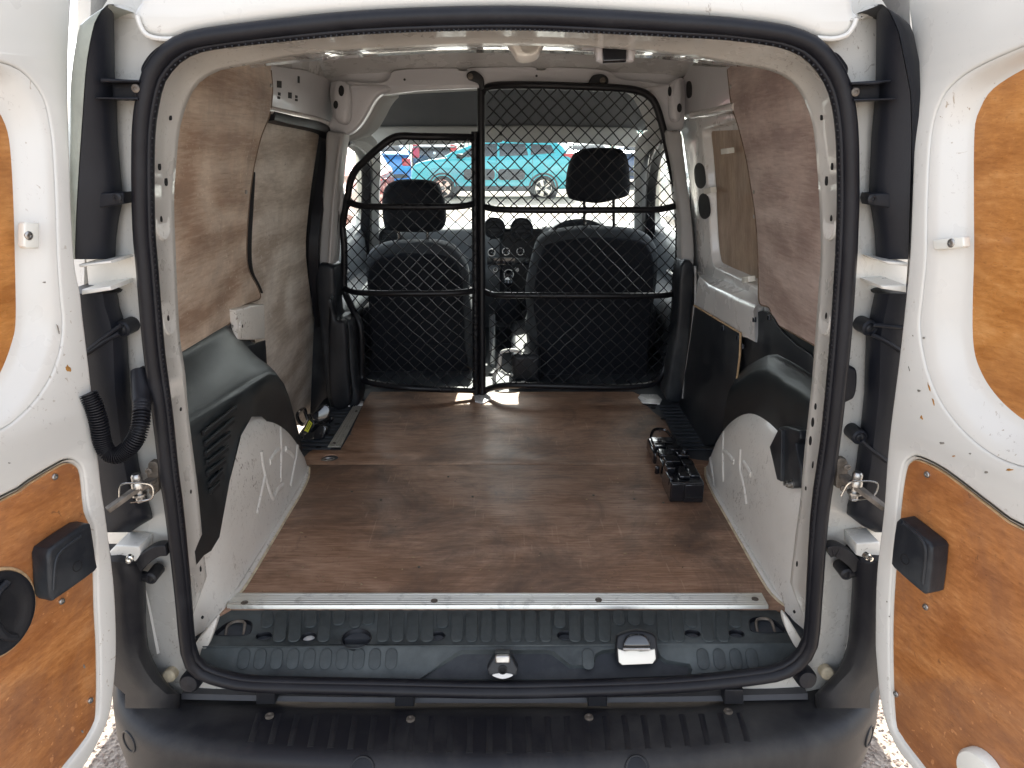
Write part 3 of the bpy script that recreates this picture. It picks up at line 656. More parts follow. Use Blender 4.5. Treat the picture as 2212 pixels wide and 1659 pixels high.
def rear_door(side):
    L = side == 'L'
    sg = -1 if L else 1
    fr = Frame((-.632, 1.06, 0), (.27, .963, 0), (0, 0, 1)) if L else Frame((.607, 1.06, 0), (.27, -.963, 0), (0, 0, 1))
    far = -.63 if L else .63; mid = -.31 if L else .31
    edge = [(157,-90),(157,0),(151,133),(154,350),(163,553),(177,636),(182,683),(200,836),(220,1036),(230,1106),(245,1223),(252,1306),(254,1406),(248,1490),(238,1549),(213,1606),(182,1659),(120,1750)] if L else \
           [(1950,-90),(1958,0),(1968,83),(1973,233),(1968,400),(1962,553),(1951,670),(1938,786),(1921,920),(1913,1003),(1906,1106),(1891,1239),(1888,1373),(1890,1423),(1898,1506),(1915,1573),(1941,1626),(1968,1659),(2040,1750)]
    ed = cat2(fr.pl(edge), 4, closed=False)
    outl = ed + [(far, .42), (far, 1.80)]
    if L:
        wo_ = [(-150,104),(-70,114),(0,135),(40,150),(73,180),(97,220),(110,283),(115,333),(120,430),(124,553),(130,640),(135,700),(128,760),(108,815),(75,865),(35,905),(0,928),(-70,955),(-150,970)]
        wi_ = [(-130,132),(-60,152),(0,193),(20,227),(40,260),(52,300),(58,367),(62,460),(64,553),(65,690),(57,740),(33,806),(0,858),(-60,905),(-130,930)]
        lo_ = [(0,1086),(67,1046),(117,1016),(143,1003),(160,1006),(172,1026),(181,1106),(198,1156),(202,1306),(207,1406),(207,1523),(197,1573),(133,1659)]
    else:
        wo_ = [(2370,62),(2290,76),(2212,100),(2108,147),(2061,180),(2035,213),(2016,267),(2008,333),(2003,440),(2001,553),(1993,640),(1987,700),(1994,760),(2010,820),(2040,880),(2090,940),(2150,985),(2212,1008),(2290,1020),(2370,1028)]
        wi_ = [(2360,88),(2290,100),(2212,128),(2141,167),(2101,200),(2081,240),(2071,283),(2071,430),(2072,553),(2070,653),(2072,753),(2091,813),(2125,863),(2168,903),(2212,930),(2280,962),(2350,980)]
        lo_ = [(2212,1149),(2145,1106),(2041,1026),(1985,997),(1968,1000),(1958,1020),(1946,1106),(1931,1306),(1930,1440),(1935,1556),(1948,1590),(1995,1653)]
    def close(px):
        q = fr.pl(px); zt, zb = q[0][1], q[-1][1]
        m = [(2 * mid - a, b) for a, b in q]
        return cat2(q + m[::-1], 4)
    wo2, wi2 = close(wo_), close(wi_)
    q = fr.pl(lo_); lo2 = cat2(q + [(mid * 1.35, .56), (mid * 1.5, .60), (mid * 1.5, q[0][1] + .01), (mid * 1.4, q[0][1] + .015)], 3)
    lo_out = offset2(lo2, .007); lo_in = offset2(lo2, .002)
    door = plate('rear_door', fr, outl, 'white_door', VAN, thick=.02, bevel=.006, holes=[wo2, lo_out], label=('left' if L else 'right') + ' rear door swung open, white with orange plywood panels')
    recess(fr, wo2, offset2(wi2, -.002), .026, 'white_door', door, 'window_recess')
    a_ = offset2(lo_out, -.0005); MB().grid([[fr.to3(p[0], p[1], h_) for p in l_] for l_, h_ in ((a_, -.001), (offset2(lo_out, -.002), -.0035), (lo_in, -.006))], closed=True).build('panel_recess', 'white_door', door, sharp=60)
    # outer skin and edge
    rows = []
    e2 = resample(outl, 160)
    for d_, h_ in ((-.002, -.010), (.002, -.022), (-.004, -.05), (-.012, -.062), (-.03, -.066)):
        rows.append([fr.to3(a, b, h_) for a, b in offset2(e2, d_)])
    MB().grid(rows, closed=True).build('door_edge', 'white_door', door, sharp=50)
    plate('outer_skin', fr, offset2(e2, -.028), 'white_door', door, thick=.006, h=-.064)
    plate('plywood_panel', fr, offset2(wi2, .006), 'ply_door', door, thick=.006, h=-.027, bevel=.0008, label='orange varnished plywood filling the window opening')
    lp = plate('plywood_panel', fr, lo2, 'ply_door_low', door, thick=.006, h=-.0005, bevel=.0008, label='scuffed orange plywood lower door lining')
    plate('panel_edge', fr, offset2(lo2, .0012), 'ply_edge', lp, thick=.004, h=-.0016)
    # grab handle
    hp = [(107,1186),(182,1134),(193,1132),(198,1140),(209,1220),(207,1233),(122,1294),(112,1298),(107,1286),(103,1206)] if L else [(1936,1126),(1948,1124),(2008,1172),(2015,1183),(2005,1276),(1995,1283),(1932,1228),(1925,1216)]
    hd = plate('grab_handle', fr, resample(cat2(fr.pl(hp, .03), 3), 26), 'black_trim', door, thick=.034, h=.032, bevel=.006, res=3)
    c = fr.to3(*fr.px(*((167,1223) if L else (1955,1208)), .032), .032)
    MB().lathe(c, fr.n, [(.0085, -.004), (.0085, .0006), (.0072, .0008), (.0065, -.002), (0, -.002)], 20).build('screw_well', 'hole', hd)
    gp = ([(116,1275),(118,1240),(122,1210),(135,1188),(175,1158)], [(1950,1130),(1985,1160),(1998,1182),(1998,1215),(1993,1262)])[0 if L else 1]
    MB().sweep(cat([fr.to3(*fr.px(u, v, .033), .0325) for u, v in gp], 5), .0022, n=8).build('moulded_ridge', 'black_trim', hd)
    cl = [(50,484),(54,480),(82,480),(84,484),(84,533),(80,537),(56,537),(50,532)] if L else [(2016,520),(2020,517),(2080,511),(2084,514),(2085,532),(2080,535),(2024,541),(2018,538)]
    ck = plate('retaining_clip', fr, fr.pl(cl, .004), 'clip_plastic', door, thick=.012, h=.006, bevel=.0025)
    c = (62,509) if L else (2055,525)
    screw(fr.to3(*fr.px(*c, .006), .006), fr.n, .0062, door)
    for c in (((118,1030),(133,1299),(195,1513)) if L else ((2003,1025),(2000,1311),(1936,1499))):
        screw(fr.to3(*fr.px(*c), .0008), fr.n, .0050, door)
    if L:
        c = fr.px(-8, 1326); f2 = Frame(fr.to3(c[0], c[1]), fr.ex, fr.ey)
        o1 = circ(0, 0, .056, 40, .062); o2 = circ(0, 0, .050, 40, .056)
        MB().grid([[f2.to3(a, b, h_) for a, b in l_] for l_, h_ in ((circ(0,0,.060,40,.066), .0005), (circ(0,0,.0585,40,.0645), .0022), (o1, .0026), (o2, .0015))], closed=True).build('cut_edge', 'ply_edge', door)
        MB().grid([[f2.to3(a, b, h_) for a, b in l_] for l_, h_ in ((o1, .0005), (circ(0,0,.0545,40,.0605), .006), (circ(0,0,.047,40,.053), .0075), (circ(0,0,.040,40,.046), .0035), (circ(0,0,.028,40,.034), .002), (circ(0,0,.001,40,.001), .0022))], closed=True).build('release_cup', 'black_plastic', door, sharp=60)
        MB().sweep(cat([f2.to3(a, b, .009) for a, b in ((.02, .04), (.0, .03), (-.01, .0), (-.004, -.03), (.01, -.045))], 6), .006, n=10).build('release_lever', 'black_plastic', door)
    else:
        c = fr.to3(*fr.px(2125, 1668), .004)
        MB().lathe(c, fr.n, [(.034, -.004), (.034, .006), (.03, .012), (.012, .015), (0, .0155)], 28).build('blanking_cap', 'clip_plastic', door)
    chips = [(147,796,9,11,'rust'),(125,708,2,18,'scrape'),(96,610,6,3,'scrape'),(20,1000,5,2,'scrape'),(182,1440,3,6,'scrape'),(178,1580,4,5,'scrape')] if L else \
            [(2007,836,3,14,'rust'),(2016,866,3,14,'rust'),(1991,902,5,8,'rust'),(1985,844,7,4,'scrape'),(1964,797,2,8,'scrape'),(1972,725,2,3,'scrape'),(1995,730,4,3,'scrape'),(2035,957,9,4,'scrape'),(2060,985,6,3,'rust'),(2096,980,5,3,'scrape'),(2180,1015,12,4,'rust'),(2130,1020,7,5,'scrape'),(1916,1300,2,3,'scrape'),(1921,1332,2,2,'scrape')]
    random.seed(5)
    for u, v, a, b, m_ in chips:
        a *= .75; b *= .75
        q = [(u + a * random.uniform(.45, 1.1) * math.cos(k * .5236) + (b * .25 * math.sin(k * .5236) if b > a else 0), v + b * random.uniform(.45, 1.1) * math.sin(k * .5236)) for k in range(12)]
        plate('paint_chip', fr, fr.pl(q), m_, door, thick=.0008, h=.0004)
    return door
rear_door('L'); rear_door('R')
# ================================================================ load bay
ZF = .58
# ---- moulded sill trim with tread pads
f = FZ(.574)
brk = 1391
top_px = [(478,1324),(492,1314),(700,1314),(1086,1311),(1450,1310),(1664,1309),(1690,1328),(1722,1388),(1400,1392),(1086,1394),(760,1393),(437,1396),(452,1362)]
holes_px = [(570,1374,.015,.011),(667,1376,.014,.0125),(770,1379,.028,.027),(944,1374,.015,.013),(1222,1373,.016,.013),(1496,1369,.0145,.011),(1591,1369,.0145,.011)]
hs = []
for u, v, rx, ry in holes_px:
    c = f.px(u, v); hs.append(circ(c[0], c[1], rx, 22, ry))
ringholes = []
for u, v, m_ in ((511,1356,1),(1651,1350,-1)):
    c = f.px(u, v); k = [(c[0] + a, c[1] + b) for a, b in ((-.033, -.022), (.027, -.022), (.030, .0), (.022, .018), (.0, .024), (-.022, .017), (-.034, -.005))]
    ringholes.append([(c[0] * 2 - a if m_ < 0 else a, b) for a, b in k]); 
lat = f.pl([(1338,1393),(1336,1375),(1348,1366),(1375,1363),(1400,1367),(1416,1380),(1416,1393)])
tp = f.pl(top_px)
sill = plate('sill_trim', f, tp, 'sill_plastic', VAN, thick=.004, bevel=.001, holes=hs + [cat2(r_, 3) for r_ in ringholes])
for i, h_ in enumerate(hs):
    c = (sum(a for a, b in h_) / len(h_), sum(b for a, b in h_) / len(h_)); rx = max(a for a, b in h_) - c[0]; ry = max(b for a, b in h_) - c[1]
    dep = .022 if i == 2 else .014
    rows = [[f.to3(c[0] + (a - c[0]) * k, c[1] + (b - c[1]) * k, z_) for a, b in h_] for k, z_ in ((1.12, .0004), (1.06, .0016), (1.0, .0006), (.97, -dep), (.0, -dep))]
    MB().grid(rows, closed=True).build('fixing_well', 'black_plastic', sill, sharp=60)
    p = f.to3(c[0], c[1], -dep + .001)
    if i == 1: MB().lathe(p + Vector((0, 0, dep * .5)), (0, 0, 1), [(.012, -.004), (.012, 0), (.008, .0025), (0, .003)], 20).build('plug', 'pale_plastic', sill)
    elif i != 2: screw(p + Vector((0, 0, .003)), (0, 0, 1), .008, sill, 'rusty_steel')
for r_ in ringholes:
    rr = cat2(r_, 3); c = (sum(a for a, b in rr) / len(rr), sum(b for a, b in rr) / len(rr))
    MB().grid([[f.to3(c[0] + (a - c[0]) * k, c[1] + (b - c[1]) * k, z_) for a, b in rr] for k, z_ in ((1.08, .0004), (1.04, .0014), (1.0, .0004), (.95, -.018), (.0, -.02))], closed=True).build('ring_well', 'black_plastic', sill, sharp=60)
    MB().sweep(cat([f.to3(c[0] + a, c[1] + b, z_) for a, b, z_ in ((-.018, -.015, -.012), (-.018, .0, .001), (-.010, .014, .002), (.006, .016, .002), (.016, .006, .002), (.018, -.015, -.012))], 6), .003, n=8).build('lashing_ring', 'rusty_steel', sill)
# tread pads on the flat
pad_lib = {}
def pad(fr, c, w_, l_, ang, parent, mat='sill_plastic', hh=.0030):
    key = (round(w_, 4), round(l_, 3), mat)
    if key not in pad_lib:
        vs, fc = fill2([rrect(-w_ / 2, -l_ / 2, w_ / 2, l_ / 2, w_ * .48, 4)], hh / 2, min(.0018, hh * .49), 2)
        pad_lib[key] = mesh_from(vs, fc, 'tread_pad', 50); pad_lib[key].materials.append(M[mat])
    o = bpy.data.objects.new('tread_pad', pad_lib[key]); COL.objects.link(o); o.parent = parent
    P = fr.to3(c[0], c[1], hh / 2 + .0002); o.location = P - WL[parent.name]; WL[o.name] = P
    m = Matrix((fr.ex, fr.ey, fr.n)).transposed(); o.rotation_euler = (m @ Matrix.Rotation(ang, 3, 'Z')).to_euler()
    return o
skip = [(770, 40), (1376, 58)]
for i in range(34):
    u = 577 + i * 31.6
    short = any(abs(u - c) < w_ * .9 for c, w_ in skip)
    a = f.px(u, 1320); b = f.px(u + (u - 1080) * .012, 1388 if not short else 1352)
    if u > 1610: continue
    c = ((a[0] + b[0]) / 2, (a[1] + b[1]) / 2); L_ = math.hypot(a[0] - b[0], a[1] - b[1])
    if any(abs(u - hu) < 17 for hu, hv, _, _ in holes_px):
        b = f.px(u, 1358); c = ((a[0] + b[0]) / 2, (a[1] + b[1]) / 2); L_ = abs(a[1] - b[1])
    pad(f, c, .0245, round(L_, 3), -math.atan2(b[0] - a[0], a[1] - b[1]) * -1, sill)
# sloping front of the sill trim
p0 = U(1086, brk, z=.574); p1 = U(1086, 1481, y=1.118)
fs2 = Frame(p0, (1, 0, 0), (p0 - p1))
low_px = [(437,1396),(760,1393),(1086,1394),(1400,1392),(1722,1388),(1728,1404),(1712,1432),(1660,1452),(1475,1470),(1086,1480),(650,1472),(500,1462),(450,1446),(430,1420)]
trap = [(905,1471),(985,1408),(1000,1403),(1180,1402),(1196,1406),(1232,1434),(1278,1435),(1285,1410),(1300,1402),(1338,1400),(1338,1372),(1345,1365),(1375,1362),(1405,1366),(1417,1380),(1420,1412),(1440,1424),(1490,1432),(1497,1445),(1494,1466),(1300,1474),(1086,1476)]
trap = [(905,1468),(985,1410),(1000,1405),(1180,1404),(1196,1408),(1232,1436),(1278,1437),(1287,1412),(1302,1404),(1330,1402),(1420,1402),(1428,1418),(1440,1426),(1490,1434),(1496,1446),(1490,1462),(1300,1470),(1086,1472)]
t2 = fs2.pl(trap); ti = offset2(t2, -.006)
front = plate('sill_front', fs2, fs2.pl(low_px), 'sill_plastic', sill, thick=.004, bevel=.001, holes=[t2])
MB().grid([[fs2.to3(p[0], p[1], h_) for p in l_] for l_, h_ in ((offset2(t2, .001), -.0012), (offset2(t2, -.001), -.003), (offset2(t2, -.004), -.011), (ti, -.0125))], closed=True).build('latch_recess', 'sill_plastic', sill, sharp=60)
plate('recess_floor', fs2, offset2(t2, -.004), 'black_trim', sill, thick=.004, h=-.012)
for i in range(34):
    u = 530 + i * 35.2
    if 860 < u < 1240 or 1270 < u < 1510 or u > 1655: continue
    a = fs2.px(u, 1401); b = fs2.px(u + (u - 1080) * .012, 1447)
    c = ((a[0] + b[0]) / 2, (a[1] + b[1]) / 2); pad(fs2, c, .0235, round(math.hypot(a[0] - b[0], a[1] - b[1]), 3), math.atan2(b[0] - a[0], a[1] - b[1]), sill, hh=.0026)
# latch striker in the middle, lock plate to the right
p = U(1086, 1430, y=1.128)
f3 = Frame(p, (1, 0, 0), (0, .35, 1))
st = plate('latch_striker', f3, [(-.026, -.022), (.026, -.022), (.030, -.010), (.020, .008), (.014, .020), (-.014, .020), (-.020, .008), (-.030, -.010)], 'black_trim', VAN, thick=.03, h=.012, bevel=.004)
MB().box((-.014, .004, .010), (.014, .020, .020), f3).build('striker_bar', 'steel', st, bevel=.003)
MB().lathe(f3.to3(0, -.010, .012), f3.n, [(.009, 0), (.009, .002), (.006, .003), (.006, -.002), (0, -.002)], 16).build('bolt_head', 'hole', st)
plate('bare_edge', f3, cat2([(-.02, -.020), (0, -.027), (.02, -.020), (0, -.016)], 4), 'pale_plastic', st, thick=.004, h=.014)
p = U(1376, 1405, y=1.150); f4 = Frame(p, (1, 0, 0), (0, .5, 1))
lk = plate('lock_recess', f4, cat2(f4.pl([(1333,1428),(1332,1385),(1340,1370),(1376,1362),(1410,1370),(1419,1388),(1420,1428),(1400,1436),(1350,1436)]), 4), 'black_plastic', VAN, thick=.02, h=.002, bevel=.004)
plate('lock_plate', f4, f4.pl([(1335,1402),(1350,1407),(1365,1403),(1385,1407),(1400,1405),(1415,1402),(1417,1424),(1410,1434),(1345,1437),(1337,1431)], .006), 'clip_plastic', lk, thick=.006, h=.006, bevel=.002)
plate('catch_body', f4, cat2(f4.pl([(1350,1398),(1352,1380),(1365,1372),(1390,1372),(1402,1382),(1402,1398)], .012), 4), 'gloss_black', lk, thick=.012, h=.012, bevel=.004)
MB().sweep([f4.to3(*f4.px(1346, 1402, .014), .014), f4.to3(*f4.px(1404, 1402, .014), .014)], .003, n=10).build('catch_pin', 'steel', lk)
# torn bare corners where trim meets the pillar
for pts in (((462,1340),(466,1350),(440,1416),(424,1420),(421,1392),(445,1362)), ((1693,1336),(1700,1333),(1730,1380),(1738,1400),(1722,1404),(1700,1362))):
    f5 = FY(1.17); plate('sill_corner', f5, cat2(f5.pl(pts), 3), 'white_arch', rear_frame, thick=.02, bevel=.003)
# ---- aluminium threshold strip
y0, y1 = 1.284, 1.330; x0, x1 = U(490, 1308, z=ZF + .006).x, U(1660, 1308, z=ZF + .006).x
prof = []; nr = 7; zt = ZF + .0065
prof.append((y0 - .002, zt - .008)); prof.append((y0, zt - .001))
for i in range(nr):
    a = y0 + (y1 - y0) * i / nr; w_ = (y1 - y0) / nr
    prof += [(a + w_ * .10, zt), (a + w_ * .70, zt), (a + w_ * .78, zt - .0018), (a + w_ * .95, zt - .0018)]
prof += [(y1, zt - .001), (y1 + .001, zt - .005)]
strip = MB().grid([[(x0 + (0 if i == 0 else 0) - (0.010 if False else 0), a, b) for a, b in prof] if i == 0 else [(x0 + (x1 - x0) * i / 8, a, b) for a, b in prof] for i in range(9)]).build('threshold_strip', 'alu_strip', VAN, sharp=30)
for u, v in ((528,1302),(938,1298),(1293,1296),(1631,1294)): screw(U(u, v, z=zt), (0, 0, 1), .0075, strip, 'rusty_steel')
# ---- plywood floor: two boards, tie-down hole
fz = FZ(ZF)
hole_c = fz.px(711, 991)
b1 = [(-.60, 1.262), (-.585, 1.284), (.615, 1.284), (.64, 1.255), (.66, 1.262), (.66, 1.9955), (-.62, 1.9955), (-.63, 1.262)]
seam = 1.9975
left_edge = [fz.px(u, v) for u, v in ((735,972),(757,935),(779,885),(786,868))]
right_edge = [fz.px(u, v) for u, v in ((1387,855),(1395,874),(1412,890),(1437,908),(1450,935),(1460,962),(1466,985))]
b2 = [(-.62, seam)] + [(-.64, 2.05), (-.635, 2.09), (left_edge[0][0] - .09, 2.105)] + left_edge + [(left_edge[-1][0] + .004, 2.665), (.50, 2.665)] + right_edge + [(.60, 2.03), (.64, 2.02), (.64, seam)]
fl1 = plate('floor_board', fz, b1, 'ply_floor', VAN, thick=.012, bevel=.0012)
fl2 = plate('floor_board', fz, b2, 'ply_floor', VAN, thick=.012, bevel=.0012, holes=[circ(hole_c[0], hole_c[1] + .008, .026, 26, .026)])
MB().grid([[(hole_c[0] + a, hole_c[1] + .008 + b, z_) for a, b in circ(0, 0, r_, 26)] for r_, z_ in ((.0265, ZF - .001), (.0262, ZF - .012), (.03, ZF - .02), (.001, ZF - .022))], closed=True).build('tie_down_well', 'black_plastic', fl2)
MB().sweep(cat([(hole_c[0] + a, hole_c[1] + .004 + b, ZF + c_) for a, b, c_ in ((-.024, -.006, -.004), (-.018, -.016, .001), (-.004, -.018, .0), (.008, -.006, -.004), (.014, .006, -.006), (.004, .012, -.006), (-.014, .008, -.004))], 6, True), .003, closed=True, n=8).build('tie_down_ring', 'steel', fl2)
MB().grid([[(-.50, 2.660, ZF + .001), (-.50, 2.667, ZF - .01)], [(.50, 2.660, ZF + .001), (.50, 2.667, ZF - .01)]]).build('board_edge', 'ply_edge', fl2)
for u, v in ((968,1030),(760,1062),(823,1080),(1021,1073),(1282,1070),(1370,1078),(1433,1086),(1428,1025),(1425,932),(757,938),(905,1225)): screw(U(u, v, z=ZF + .0004), (0, 0, 1), .0035, fl1 if v > 1003 else fl2, 'rusty_steel')
# metal floor under the boards and ribbed steps by the side doors
plate('floor_pan', FZ(ZF - .014), [(-.72, 1.2), (.72, 1.2), (.72, 4.0), (-.72, 4.0)], 'floor_metal', VAN, thick=.02)
for s_ in (-1, 1):
    st = plate('door_step', FZ(ZF - .004), [(s_ * .46, 2.02), (s_ * .70, 2.02), (s_ * .70, 2.70), (s_ * .46, 2.70)], 'floor_metal', VAN, thick=.008)
    for i in range(13):
        y_ = 2.12 + i * .033
        pad(FZ(ZF - .004), (s_ * .635, y_), .020, .13, R(90), st, 'floor_metal', .004)
    for u, v in (((770,866),(688,967),(728,916),(715,940)) if s_ < 0 else ((1404,872),(1411,881),(1433,905),(1453,960))):
        p = U(u, v, z=ZF); rr = .030 if v == 866 or v == 872 else .010
        plate('step_hole', FZ(ZF + .0015), circ(p.x, p.y, rr, 20, rr * .8), 'hole', st, thick=.002)
# side strip on the left edge
fl_ = fz.pl([(708,968),(736,968),(781,881),(762,881)])
ss = plate('edge_strip', fz, fl_, 'alu_strip', VAN, thick=.004, h=.006, bevel=.0008)
for t_ in (.12, .36, .60, .84):
    a = Vector(fl_[0]).lerp(Vector(fl_[1]), t_); b = Vector(fl_[3]).lerp(Vector(fl_[2]), t_)
    MB().sweep([fz.to3(a.x, a.y, .0065), fz.to3(b.x, b.y, .0065)], .0022, n=8).build('strip_rib', 'alu_strip', ss)
for u, v in ((770,888),(722,957)): screw(U(u, v, z=ZF + .008), (0, 0, 1), .005, ss, 'rusty_steel')
for pts in (((752,876),(760,865),(785,866),(783,874)), ((1378,858),(1384,851),(1420,852),(1430,862),(1425,872),(1388,870))):
    plate('step_plate', FZ(ZF + .004), FZ(ZF + .004).pl(pts), 'white_inner', VAN, thick=.006, bevel=.001)

# ---- wheel arches: domed pressings with raised ribs
from mathutils.bvhtree import BVHTree
BV = {}
def onto(A, u, v, x):
    h_ = BV[A.name].ray_cast(CAMP, ray(u, v).normalized())
    return h_[0]
def arch(sg, xin):
    ol = [(1.18,.572),(1.181,.62),(1.185,.72),(1.21,.82),(1.27,.885),(1.38,.915),(1.52,.922),(1.65,.905),(1.75,.868),(1.85,.805),(1.93,.735),(1.985,.665),(2.025,.60),(2.035,.575)]
    ol = cat2(ol, 5, closed=False); c = (1.60, .575); rows = []
    ol = [(c[0] + (a - c[0]) * 1.075, c[1] + (b - c[1]) * 1.085) for a, b in ol]
    for k in [0, .15, .3, .45, .6, .7, .78, .84, .89, .93, .96, .98, 1.0]:
        rr = []
        for a, b in ol:
            x = xin + .085 * (max(0, (k - .58)) / .42) ** 3.0 + .004 * k
            rr.append((sg * x, c[0] + (a - c[0]) * k, c[1] + (b - c[1]) * k))
        rows.append(rr)
    m_ = MB().grid(rows); A = m_.build('wheel_arch', 'white_arch', VAN, sharp=80)
    BV[A.name] = BVHTree.FromPolygons(m_.v, m_.f)
    return A
arL, arR = arch(-1, .592), arch(1, .599)
def rib(parent, pts, x, sg, r=.005, mat='white_arch'):
    P = [onto(parent, q.x, q.y, x) for q in cat([(u, v, 0) for u, v in pts], 6)]; P = [q for q in P if q is not None]
    if len(P) < 4: return
    MB().sweep(P, prof=[(-.0028 + .0060 * math.sin(R(q)), .0095 * math.cos(R(q))) for q in range(0, 181, 20)], up=(-sg, 0, 0)).build('pressed_rib', mat, parent, sharp=80)
for pts in (((607,925),(608,980),(607,1040)), ((565,975),(570,1010),(580,1050),(590,1075),(600,1060),(612,1048)), ((645,958),(638,1000),(628,1050)), ((573,1030),(562,1080),(556,1110)), ((583,998),(595,980),(605,972)), ((617,970),(628,978),(634,985))): rib(arL, pts, -.606, -1)
for pts in (((1562,925),(1561,990),(1562,1040)), ((1525,955),(1535,1000),(1543,1055)), ((1599,970),(1598,1015),(1606,1050),(1612,1090)), ((1563,975),(1575,985),(1585,998)), ((1606,1000),(1613,1010),(1622,1026))): rib(arR, pts, .622, 1)
for A, pts, x, sg in ((arL, ((535,1100),(558,1095),(577,1098),(578,1118),(562,1140),(540,1138)), -.604, -1), (arR, ((1593,1095),(1625,1100),(1632,1112),(1630,1130),(1600,1140)), .619, 1)):
    fx = Frame((x, 0, 0), (0, -sg * -1 * 1.0, 0), (0, 0, 1)) if False else (Frame((x, 0, 0), (0, 1, 0), (0, 0, 1)) if sg < 0 else Frame((x, 0, 0), (0, -1, 0), (0, 0, 1)))
    plate('pressed_boss', fx, cat2(fx.pl(pts), 4), 'white_arch', A, thick=.01, h=.004, bevel=.003)
# sealed flange along the foot of each arch
for A, sg, x0_ in ((arL, -1, .588), (arR, 1, .595)):
    P_ = cat([(sg * (x0_ + dx), y_, ZF + .004) for dx, y_ in ((.055, 1.255), (.022, 1.285), (.004, 1.33), (0, 1.40), (0, 1.55), (0, 1.70), (0, 1.80), (.006, 1.90), (.022, 1.97))], 8)
    MB().sweep(P_, prof=[(.002, .006), (.004, 0), (.002, -.005), (-.006, -.007), (-.006, .007)], up=(0, 0, 1)).build('arch_flange', 'white_arch', A, sharp=60)
    MB().sweep([p + Vector((-sg * .008, 0, -.003)) for p in P_], .0032, n=8).build('sealer_bead', 'sealer', A)
# ================================================================ side walls, roof, front of the load bay
def wall(sg, h=0.0, lean=.13):
    """inner wall of the load bay: stands at x = 0.68 at z = 1.1 and leans in towards the roof"""
    if sg < 0: return Frame((-.68 + h, 1.5, 1.1), (0, 1, 0), (lean, 0, 1))
    return Frame((.68 - h, 1.5, 1.1), (0, -1, 0), (-lean, 0, 1))
def wplate(name, sg, pts, mat, parent=VAN, h=0., smooth=3, lean=.13, **k):
    if 'lower' in name or 'corner' in name: lean = .0
    f = wall(sg, h, lean); q = f.pl(pts)
    return plate(name, f, cat2(q, smooth) if smooth else q, mat, parent, **k)
def wpts(sg, pts, h, n=6): f = wall(sg, h); return cat([f.to3(*f.px(u, v)) for u, v in pts], n)
# body sides (outer panels) with the cab door windows cut out
for s_ in (-1, 1):
    f = Frame((s_ * .80, 0, 1.1), (0, -s_, 0), (-s_ * .26, 0, 1))
    o_ = [(1.34, .35), (1.34, 1.78), (1.5, 1.83), (3.4, 1.80), (3.75, 1.62), (4.35, 1.16), (5.1, 1.0), (5.2, .35)]
    w_ = [(2.72, 1.10), (2.74, 1.60), (3.0, 1.665), (3.42, 1.645), (3.72, 1.44), (4.02, 1.14), (3.9, 1.09)]
    o_ = [(a, b - 1.1) for a, b in o_]; w_ = [(a, b - 1.1) for a, b in w_]
    sp = plate('side_panel', f, [(-s_ * a, b) for a, b in o_], 'white_paint', VAN, thick=.05, holes=[[(-s_ * a, b) for a, b in w_]])
    plate('side_window', f, offset2([(-s_ * a, b) for a, b in w_], .01), 'glass', VAN, thick=.005, h=-.02)
    fi = Frame((s_ * .755, 0, 1.1), (0, -s_, 0), (-s_ * .22, 0, 1))
    plate('inner_side', fi, [(-s_ * a, b - 1.1) for a, b in ((1.20, .5), (1.20, 1.82), (2.62, 1.82), (2.62, .5))], 'white_inner', VAN, thick=.02)
plate('roof_panel', FZ(1.835), [(-.65, 1.18), (.65, 1.18), (.65, 3.75), (-.65, 3.75)], 'white_inner', VAN, thick=.02)
# ---- left: two plywood linings
wplate('plywood_lining', -1, [(330,200),(430,120),(575,135),(585,152),(588,200),(582,247),(572,273),(562,300),(550,350),(544,385),(538,433),(533,500),(532,553),(537,586),(552,613),(561,634),(559,646),(533,656),(511,669),(500,693),(467,720),(393,760),(340,790)], 'ply_left', thick=.006, h=.014, bevel=.0008, smooth=2, label='bowed rear plywood lining on the left wall')
wplate('plywood_lining', -1, [(540,240),(600,258),(650,268),(686,280),(690,288),(683,333),(671,416),(663,490),(661,553),(672,640),(690,736),(708,872),(698,900),(600,920),(560,760),(520,560),(520,400)], 'ply_slide', thick=.006, h=-.022, bevel=.0008, smooth=2, label='pale scratched plywood lining on the sliding door')
for u, v in ((532,415),(586,185)): screw(wall(-1, .016).to3(*wall(-1, .016).px(u, v), 0), wall(-1).n, .005, VAN)
screw(wall(-1, -.022).to3(*wall(-1, -.022).px(633, 266), 0), wall(-1).n, .006, VAN)
MB().sweep(wpts(-1, ((585,152),(588,200),(582,247),(572,273),(562,300),(550,350),(544,385),(538,433),(533,500),(532,553),(537,586),(552,613),(561,634),(559,646),(533,656),(511,669),(500,693),(467,720),(393,760)), .012, 4), .0028, n=6).build('lining_edge_shade', 'edge_contact_shade', VAN)  # dark line along the sheet edge, painted in as contact shadow
MB().sweep(wpts(1, ((1572,150),(1575,180),(1581,230),(1594,268),(1612,340),(1622,400),(1630,450),(1635,500),(1638,553),(1639,610),(1641,654),(1662,665),(1675,697),(1700,712),(1760,746)), .011, 4), .0025, n=6).build('lining_edge_shade', 'edge_contact_shade', VAN)  # the same painted contact shadow on the right sheet
gp = wpts(-1, ((549,372),(545,405),(541,450),(537,510),(537,560),(543,592),(556,615),(566,632)), -.008, 6)
MB().sweep(gp, r=1, radii=[.002 + .0065 * math.sin(math.pi * (k + .5) / len(gp)) ** .6 for k in range(len(gp))], n=10).build('dark_slit_strip', 'hole', VAN)  # black tapered strip along the slit between the two left linings
